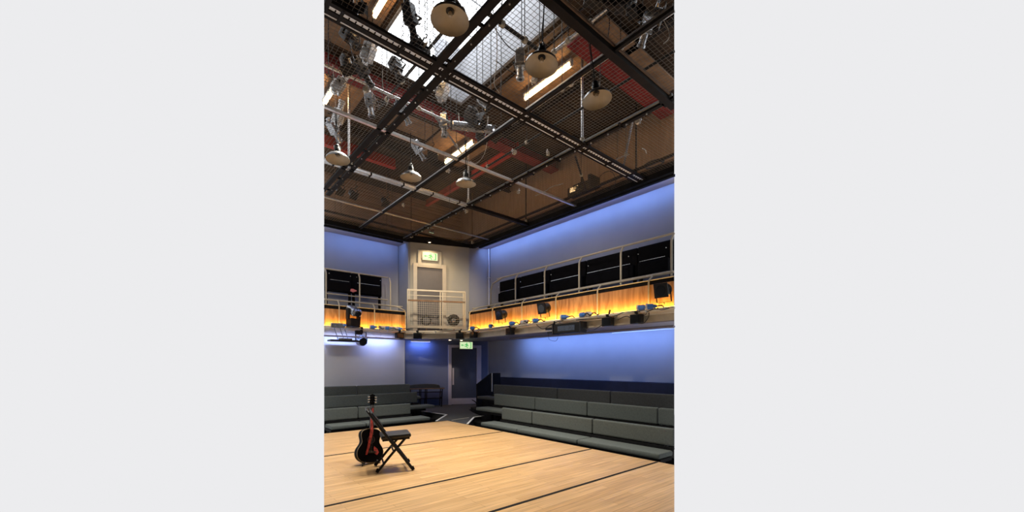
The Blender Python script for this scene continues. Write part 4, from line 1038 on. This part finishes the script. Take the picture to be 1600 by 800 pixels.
b = MB(); b.path([(p.x+math.cos(a*.6)*.1, p.y+math.sin(a*.6)*.04, .02+.16*abs(math.sin(a*.31))) for a in range(11)], .012); tag(b.build('door_stop_loop', M_black), 'black looped door holder on the carpet by the lower door', 'door stop')
# projection screen
q0, _ = ony(506.4, 12.98); q1, _ = ony(632, 12.98)
t = thing('projection_screen', 'white projection screen hanging under the left balcony', 'screen', ((q0.x+q1.x)/2, 12.98, .8))
b = MB(); b.box(((q0.x-.0+q1.x)/2, 12.98, (.79+2.33)/2), (q1.x-q0.x, .012, 2.33-.79)); b.build('fabric', M_screen, t, clip=True)
b = MB(); b.tube((q0.x, 12.98, .79), (q1.x, 12.98, .79), .014, 10); b.build('bottom_bar', M_white, t, clip=True)
b = MB(); b.box((q1.x-.01, 12.975, (.79+2.33)/2), (.025, .02, 2.33-.79)); b.build('edge_band', M_white, t)
# linear blue-white lamp on the soffit by the corner wall
pa, _ = onw(642, .22); pb, _ = onw(672, .22)
t = thing('soffit_light', 'short bluish strip light under the soffit beside the lower door', 'light', ((pa+pb)/2+Vector((0, 0, 2.3))))
b = MB(); b.bar(pa+Vector((0, 0, 2.32)), pb+Vector((0, 0, 2.32)), .08, .05); b.build('housing', M_white, t)
b = MB(); b.bar(pa+Vector((0, 0, 2.29)), pb+Vector((0, 0, 2.29)), .05, .01); b.build('diffuser', M_bluestrip, t)
area_line('soffit_corner', pa+Vector((0, 0, 2.27)), pb+Vector((0, 0, 2.27)), (.3, .6, -1), .05, 7*P_SOFFIT, (.2, .33, 1))
for px, lb in ((703, 'tiny warm spotlight in the soffit left of the lower exit sign'), (721, 'tiny warm spotlight in the soffit over the lower exit sign')):
    p, _ = onw(px, .75)
    t = thing('recessed_spotlight', lb, 'light', (p.x, p.y, ZS-.02))
    b = MB(); b.tube(p+Vector((0, 0, ZS-.02)), p+Vector((0, 0, ZS)), .06, 16); b.build('rim', M_white, t)
    b = MB(); b.tube(p+Vector((0, 0, ZS-.026)), p+Vector((0, 0, ZS-.02)), .04, 16); b.build('lamp', M_glow, t)
p, _ = onw(703, .8)
spot('recessed_beam', (p.x, p.y, ZS-.05), (p.x-.1, p.y-.1, 0), 25, (1, .62, .4), 100, .8, .04)

# ------------------------------------------------------------------ bench seating
def bench(side, row, s0, s1, label, seat_ext=0, m=None):
    """side R: backrest plane x=const, s0..s1 are y (far..near). side L: plane y=const, s are x"""
    m = m or M_fab
    zf = {1: -.37, 2: -.13, 3: .08}[row]
    zs = {1: .05, 2: .25, 3: .47}[row]; zt = {1: .39, 2: .62, 3: .83}[row]
    if side == 'R':
        bx = {1: 6.42, 2: 7.28, 3: 8.08}[row]; sf = bx-.52
        P = lambda s, d, z: Vector((bx-d, s, z)); lng = Vector((0, -1, 0)) if s1 < s0 else Vector((0, 1, 0))
    else:
        by = {1: 10.32, 2: 11.36, 3: 12.28}[row]
        P = lambda s, d, z: Vector((s, by-d, z)); lng = Vector((1, 0, 0))
    L = abs(s1-s0); mid = (s0+s1)/2
    t = thing('seating_bench', label, 'bench', P(mid, .2, zf), 0, 'upholstered benches around the stage')
    g = .012 if s1 > s0 else -.012
    b = MB(); b.bar(P(s0+g, .02, (zs+.03+zt)/2+.02), P(s1-g, .02, (zs+.03+zt)/2+.02), .09, zt-zs-.05, bev=.025)
    b.build('backrest', m, t, clip=True)
    e0 = s0 - (seat_ext if s1 > s0 else -seat_ext)
    sd = .44 if side == 'R' else .52
    b = MB(); b.bar(P(e0, .08+sd/2, zs-.045), P(s1-g, .08+sd/2, zs-.045), sd, .09, bev=.03)
    b.build('seat', m, t, clip=True)
    b = MB(); b.bar(P(s0, .10+sd/2, zs-.12), P(s1, .10+sd/2, zs-.12), sd*.8, .05); b.bar(P(s0, .09, zs+.02), P(s1, .09, zs+.02), .03, .06); b.build('under_frame', M_blackm, t, clip=True)
    n = max(2, int(L/1.2)+1)
    for i in range(n):
        s_ = s0+(s1-s0)*((i+.5)/n if n > 2 else (.12+.76*i))
        if not inside(P(s_, .25, 0), .03): continue
        b = MB(); b.bar(P(s_, .28, zf), P(s_, .28, zs-.1), .05, .07, up=(1, 0, 0)); b.bar(P(s_, .48, zf+.012), P(s_, .02, zf+.012), .05, .024); b.bar(P(s_, .03, zf), P(s_, .03, zt-.1), .04, .03, up=(1, 0, 0)); b.build('leg', M_blackm, t)
    return t
def yR(px, row): return onx(px, {1: 6.37, 2: 7.23, 3: 8.03}[row])[0].y
def xL(px, row): return ony(px, {1: 10.27, 2: 11.31, 3: 12.23}[row])[0].x
EDGE = 1054
for row, js, names in ((1, [784, 831.5, 926, EDGE], ['short grey bench at the door end of the front row, right block', 'middle grey bench of the front row, right block', 'grey bench at the right edge of the front row']),
                   (2, [772, 836, 917.6, 1028, EDGE], ['grey bench at the door end of the second row, right block', 'second grey bench from the door in the second row, right block', 'long third grey bench of the second row, right block', 'sliver of a grey bench at the right edge, second row']),
                   (3, [771, 871, 954, EDGE], ['dark grey bench at the door end of the back row, right block', 'middle dark grey bench of the back row, right block', 'dark grey bench at the right edge of the back row'])):
    for i in range(len(js)-1):
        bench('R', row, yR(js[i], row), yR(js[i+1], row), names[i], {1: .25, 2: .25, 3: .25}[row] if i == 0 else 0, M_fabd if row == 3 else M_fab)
for row, js, names in ((1, [506, 559.5, 642], ['light catching grey bench at the left edge of the front row', 'grey bench behind the guitar in the front row, left block']),
                   (2, [506, 578, 652.5], ['grey bench at the left edge of the second row', 'grey bench behind the guitar headstock in the second row, left block']),
                   (3, [506, 558, 641], ['grey bench at the left edge just under the screen', 'dark grey bench right under the screen, nearer the corner'])):
    for i in range(len(js)-1):
        ext = 0
        t = bench('L', row, xL(js[i+1], row), xL(js[i], row), names[i], {1: .3, 2: .3, 3: .1}[row] if i == 1 else 0)
# dark back panel on the right wall
q, _ = onx(781, 9.25)
t = thing('wall_backboard', 'near black navy board along the right wall behind the back row', 'board', (9.28, q.y/2, .29))
b = MB(); b.bar((9.28, q.y, .66), (9.28, 2, .66), .1, .74, bev=.02); b.build('board', M_navy, t, clip=True)
# black end panel of the block
c = at(769, 600, 13.9)
t = thing('end_panel', 'black sloping end panel closing the right seating block', 'panel', (c.x, c.y, 0))
z1 = hz(583, 13.9); z2 = .95
b = MB()
y_ = c.y
b.prism([(7.95, 0.0), (8.95, .0), (8.95, z1), (8.55, z1), (7.95, .82)], -.03, .03, Matrix.Translation((0, 11.02, 0)) @ Matrix.Rotation(PI/2, 4, 'X'))
b.build('panel', M_blackm, t)
b = MB(); b.box((8.56, 10.98, z1-.32), (.03, .03, .64)); b.build('edge_strip', M_cream, t)

# low bench table by the corner wall
pa, _ = onw(636, .42); pb, _ = onw(693, .42); mid = (pa+pb)/2; L = (pb-pa).length
t = thing('folding_table', 'low dark table with black trestle legs beside the lower door', 'table', (mid.x, mid.y, 0), math.atan2(DW.y, DW.x))
b = MB(); b.box((0, 0, .645), (L, .5, .04), bev=.008); b.build('tabletop', M_fabd, t, local=True)
b = MB(); b.box((0, -.252, .645), (L, .01, .03)); b.build('edge_band', M_board, t, local=True)
for x in (-L*.42, -.18, .02, L*.44):
    b = MB(); b.bar((x, -.2, .62), (x-.03, -.2, 0), .03, .03, up=(0, 1, 0)); b.bar((x, .2, .62), (x-.03, .2, 0), .03, .03, up=(0, 1, 0)); b.bar((x-.015, -.2, .32), (x-.015, .2, .32), .025, .025); b.build('leg', M_black, t, local=True)
for z in (.3, .52):
    b = MB(); b.bar((-L*.42, -.19, z), (L*.43, -.19, z), .02, .03); b.build('stretcher', M_black, t, local=True)
t2 = thing('folded_cushion', 'dark curved seat cushion lying on the low table', 'cushion', (mid.x, mid.y, .667), math.atan2(DW.y, DW.x))
b = MB(); b.prism([(-L*.45, 0), (L*.40, 0), (L*.37, .09), (L*.25, .125), (0, .14), (-L*.3, .125), (-L*.45, .1)], -.12, .12, Matrix.Rotation(PI/2, 4, 'X')); b.build('pad', M_fabd, t2, local=True, bevel=.015)

# ------------------------------------------------------------------ folding chair
def cam_pt(lat, dp): v = R*lat+F*dp; return Vector((v.x, v.y, 0))
cc = cam_pt(-1.67, 5.69); fd = (R*.93+F*.37).normalized(); rzc = math.atan2(fd.y, fd.x)
ch = thing('folding_chair', 'black folding chair with padded seat standing on the stage', 'chair', (cc.x, cc.y, .012), rzc)
wy = .235
def side(s_):
    y = s_*wy
    return y
for s_ in (-1, 1):
    y = s_*wy
    b = MB(); b.path([(.235, y, .0), (.10, y, .19), (-.09, y, .45), (-.27, y, .70), (-.345, y, .81), (-.36, y-s_*.03, .83)], .020, 8); b.build('back_frame_leg', M_black, ch, local=True, smooth=True)
    y2 = s_*(wy-.035)
    b = MB(); b.path([(-.235, y2, .0), (-.08, y2, .19), (.13, y2, .43)], .0175, 8); b.build('cross_leg', M_black, ch, local=True, smooth=True)
    for x, yy in ((.238, y), (-.238, y2)):
        b = MB(); b.tube((x, yy, 0), (x+(-.02 if x > 0 else .02), yy, .045), .022, 10); b.build('rubber_foot', M_blackm, ch, local=True)
    b = MB(); b.tube((-.01, y+s_*.012, .33), (-.01, y2-s_*.01, .33), .016, 10); b.build('pivot', M_chrome, ch, local=True)
b = MB(); b.bar((-.36, -wy+.02, .828), (-.36, wy-.02, .828), .034, .034, bev=.01); b.build('top_tube', M_black, ch, local=True)
for (x, z, nm, w) in ((.175, .085, 'stretcher', wy), (-.15, .105, 'stretcher', wy-.035), (-.02, .265, 'stretcher', wy-.035)):
    b = MB(); b.tube((x, -w, z), (x, w, z), .012, 8); b.build(nm, M_black, ch, local=True)
b = MB(); b.box((-.245, 0, .695), (.045, wy*2-.03, .25), rot=Matrix.Rotation(-.63, 3, 'Y'), bev=.015); b.build('backrest', M_vinyl, ch, local=True)
b = MB(); b.box((.015, 0, .462), (.40, .40, .055), rot=Matrix.Rotation(-.04, 3, 'Y'), bev=.022); b.build('seat', M_vinyl, ch, local=True, smooth=True)
b = MB(); b.box((.015, 0, .425), (.36, .38, .025), rot=Matrix.Rotation(-.04, 3, 'Y')); b.build('seat_pan', M_black, ch, local=True)

# ------------------------------------------------------------------ guitar
g0 = cam_pt(uu(576)*5.93, 5.93)
face = (R*math.sin(.72)-F*math.cos(.72)); 
gz_ = 0.03
yawg = math.atan2(face.y, face.x)+PI/2      # local -Y is the face
gt = thing('acoustic_guitar', 'black acoustic guitar with a red strap leaning behind the folding chair', 'guitar', (g0.x, g0.y, .015), yawg)
gt.rotation_euler = (math.radians(-9), math.radians(6), yawg)
def outline(sc=1, n=40):
    # half width as function of height, body 0.50 m tall
    ks = [(0, 0), (.004, .07), (.03, .135), (.08, .182), (.14, .198), (.20, .188), (.26, .150), (.30, .132), (.34, .134), (.40, .148), (.45, .140), (.48, .105), (.497, .05), (.50, 0)]
    pts = []
    m = 6
    def cr(p0, p1, p2, p3, s): return .5*((2*p1)+(-p0+p2)*s+(2*p0-5*p1+4*p2-p3)*s*s+(-p0+3*p1-3*p2+p3)*s**3)
    for i in range(len(ks)-1):
        q = [ks[max(0, i-1)], ks[i], ks[i+1], ks[min(len(ks)-1, i+2)]]
        for j in range(3): s = j/3; pts.append((max(0, cr(q[0][1], q[1][1], q[2][1], q[3][1], s))*sc, .25+(cr(q[0][0], q[1][0], q[2][0], q[3][0], s)-.25)*sc))
    pts.append((0, .25+.25*sc))
    right = pts; left = [(-x, z) for x, z in pts[1:-1]][::-1]
    return right+left
MX = Matrix.Rotation(PI/2, 4, 'X')    # poly (x,z) extruded along -y
b = MB(); b.prism(outline(), -.055, .05, MX); b.build('body', M_glossb, gt, local=True, bevel=.006)
b = MB(); b.prism(outline(1.005), .046, .053, MX); b.prism(outline(1.005), -.053, -.047, MX); b.build('binding', M_bind, gt, local=True)
b = MB(); b.prism(outline(.975), .05, .056, MX); b.build('soundboard', M_glossb, gt, local=True)
b = MB(); b.lathe([(0, 0), (.047, 0)], Matrix.Translation((0, -.0575, .335)) @ MX, 28); b.build('sound_hole', M_blackm, gt, local=True)
b = MB(); b.lathe([(.05, 0), (.058, 0)], Matrix.Translation((0, -.0578, .335)) @ MX, 28); b.build('rosette', M_neck, gt, local=True)
b = MB(); b.box((0, -.062, .155), (.15, .014, .03), bev=.004); b.build('bridge', M_neck, gt, local=True)
b = MB(); b.prism([(.05, .24), (.10, .20), (.125, .15), (.10, .11), (.06, .13), (.045, .2)], .056, .059, MX); b.build('pickguard', M_straps, gt, local=True)
b = MB(); b.prism([(-.028, .40), (.028, .40), (.022, .84), (-.022, .84)], .05, .068, MX); b.build('fingerboard', M_neck, gt, local=True)
b = MB(); b.prism([(-.025, .48), (.025, .48), (.021, .85), (-.021, .85)], .028, .052, MX); b.build('neck', M_glossb, gt, local=True)
b = MB()
for k in range(12): b.box((0, -.069, .46+k*.032), (.05, .003, .003))
b.build('frets', M_chrome, gt, local=True)
b = MB(); b.prism([(-.022, .84), (.022, .84), (.038, .88), (.036, 1.0), (.0, 1.015), (-.036, 1.0), (-.038, .88)], .035, .052, MX @ Matrix.Identity(4)); b.build('headstock', M_glossb, gt, local=True)
for s_ in (-1, 1):
    for k in range(3):
        z = .895+k*.038
        b = MB(); b.tube((s_*.03, -.044, z), (s_*.052, -.044, z), .005, 8); b.box((s_*.06, -.044, z), (.016, .012, .02), bev=.004); b.tube((s_*.02, -.05, z), (s_*.02, -.064, z), .006, 8); b.build('tuning_peg', M_chrome, gt, local=True)
b = MB()
for k in range(6):
    x = -.02+k*.008; b.tube((x, -.071, .155), (x*.9, -.072, .85), .0008, 4, caps=False)
b.build('strings', M_chrome, gt, local=True)
# strap: ribbon down the front from the headstock, and its tail
b = MB(); pts = [(.0, -.073, .80), (-.008, -.082, .72), (-.02, -.095, .6), (-.015, -.105, .48), (-.03, -.10, .36), (-.045, -.085, .24), (-.07, -.072, .12)]
vs = []
for (x, y, z), w in zip(pts, [.012, .016, .018, .021, .022, .018, .013]):
    vs.append([b.bm.verts.new((x-w, y, z)), b.bm.verts.new((x+w, y, z)), b.bm.verts.new((x+w, y-.004, z)), b.bm.verts.new((x-w, y-.004, z))])
for A, B in zip(vs, vs[1:]):
    for k in range(4): b.bm.faces.new((A[k], A[(k+1) % 4], B[(k+1) % 4], B[k]))
b.bm.faces.new(vs[0]); b.bm.faces.new(vs[-1]); b.build('strap', M_straps, gt, local=True)
b = MB(); b.tube((0, 0, -.012), (0, 0, .005), .01, 10); b.build('end_pin', M_chrome, gt, local=True)
# guitar stand
sp_ = g0
gs = thing('guitar_stand', 'small black folding stand holding the guitar', 'guitar stand', (g0.x, g0.y, 0), yawg)
for s_ in (-1, 1):
    b = MB(); b.path([(s_*.02, .12, .30), (s_*.09, .0, .06), (s_*.13, -.10, .012)], .009, 8); b.build('leg', M_black, gs, local=True)
    b = MB(); b.path([(s_*.09, .06, .04), (s_*.09, -.07, .03), (s_*.09, -.10, .06)], .009, 8); b.build('cradle_arm', M_black, gs, local=True)
b = MB(); b.path([(0, .12, .30), (0, .2, .1), (0, .26, .012)], .009, 8); b.build('rear_leg', M_black, gs, local=True)

# ================================================================== STAGE LIGHT (spots just under the grid)
for (loc, tg, pw) in (((2.6, 5.6, 5.85), (2.2, 5.0, 0), 330), ((4.2, 7.3, 5.85), (3.6, 6.6, 0), 380), ((4.3, 4.6, 5.85), (4.6, 4.6, 0), 380), ((2.6, 7.6, 5.85), (2.6, 7.4, 0), 330)):
    spot('stage_fill_spot', loc, tg, pw*P_STAGE, (1, .93, .80), 95, 1, .25)  # added spots to brighten the stage; the hung lanterns themselves are unlit
spot('gallery_beam', (5.2, 8.6, 5.8), (7.2, 12.2, 3.9), 800, (1, .84, .62), 50, .9, .1)
spot('right_balcony_beam', (3.6, 5.0, 5.8), (7.9, 7.2, 2.8), 420, (1, .90, .75), 62, 1, .1)
spot('left_balcony_beam', (3.0, 8.4, 5.8), (4.6, 12.8, 2.8), 260, (1, .90, .75), 60, 1, .1)
spot('left_bench_beam', (3.3, 7.2, 5.8), (3.6, 10.0, .2), 260, (1, .98, .95), 36, .9, .1)

# ------------------------------------------------------------------ sub-parts: hang small pieces under the part they belong to
SUB = {'lens': ('body', 'housing', 'head', 'casing'), 'door_handle': ('door_leaf',), 'push_plate': ('door_leaf',), 'kick_plate': ('door_leaf',), 'pictogram_head': ('panel',), 'pictogram_figure': ('panel',),
       'pictogram_doorway': ('panel',), 'pictogram_arrow': ('panel',), 'knob': ('yoke',), 'bulb': ('socket_plate',), 'tuning_peg': ('headstock',), 'frets': ('fingerboard',), 'rosette': ('soundboard',),
       'bridge': ('soundboard',), 'pickguard': ('soundboard',), 'sound_hole': ('soundboard',), 'binding': ('body',), 'rubber_foot': ('back_frame_leg', 'cross_leg'), 'seat_pan': ('seat',), 'emitter': ('channel',),
       'diffuser': ('housing',), 'lamp': ('rim',), 'tray_tooth': ('tray',), 'edge_trim': ('folded_seat',), 'bolt': ('backrest', 'band'), 'vent_rib': ('head',), 'edge_band': ('tabletop', 'fabric'), 'lead': ('shell', 'housing'), 'shade_lining': ('shade',), 'glass': ('housing',), 'filter_frame': ('body',), 'barn_door': ('body',)}
def stem(n): return n.split('.')[0]
kids = {}
for o in COL.objects:
    if o.parent: kids.setdefault(o.parent.name, []).append(o)
def ctr(o):
    v = [Vector(c) for c in o.bound_box]; return sum(v, Vector())/8
for root, ch in kids.items():
    for o in ch:
        c = [p for p in ch if stem(p.name) in SUB.get(stem(o.name), ())]
        if c: o.parent = min(c, key=lambda p: min((ctr(o)-Vector(v.co)).length for v in p.data.vertices))
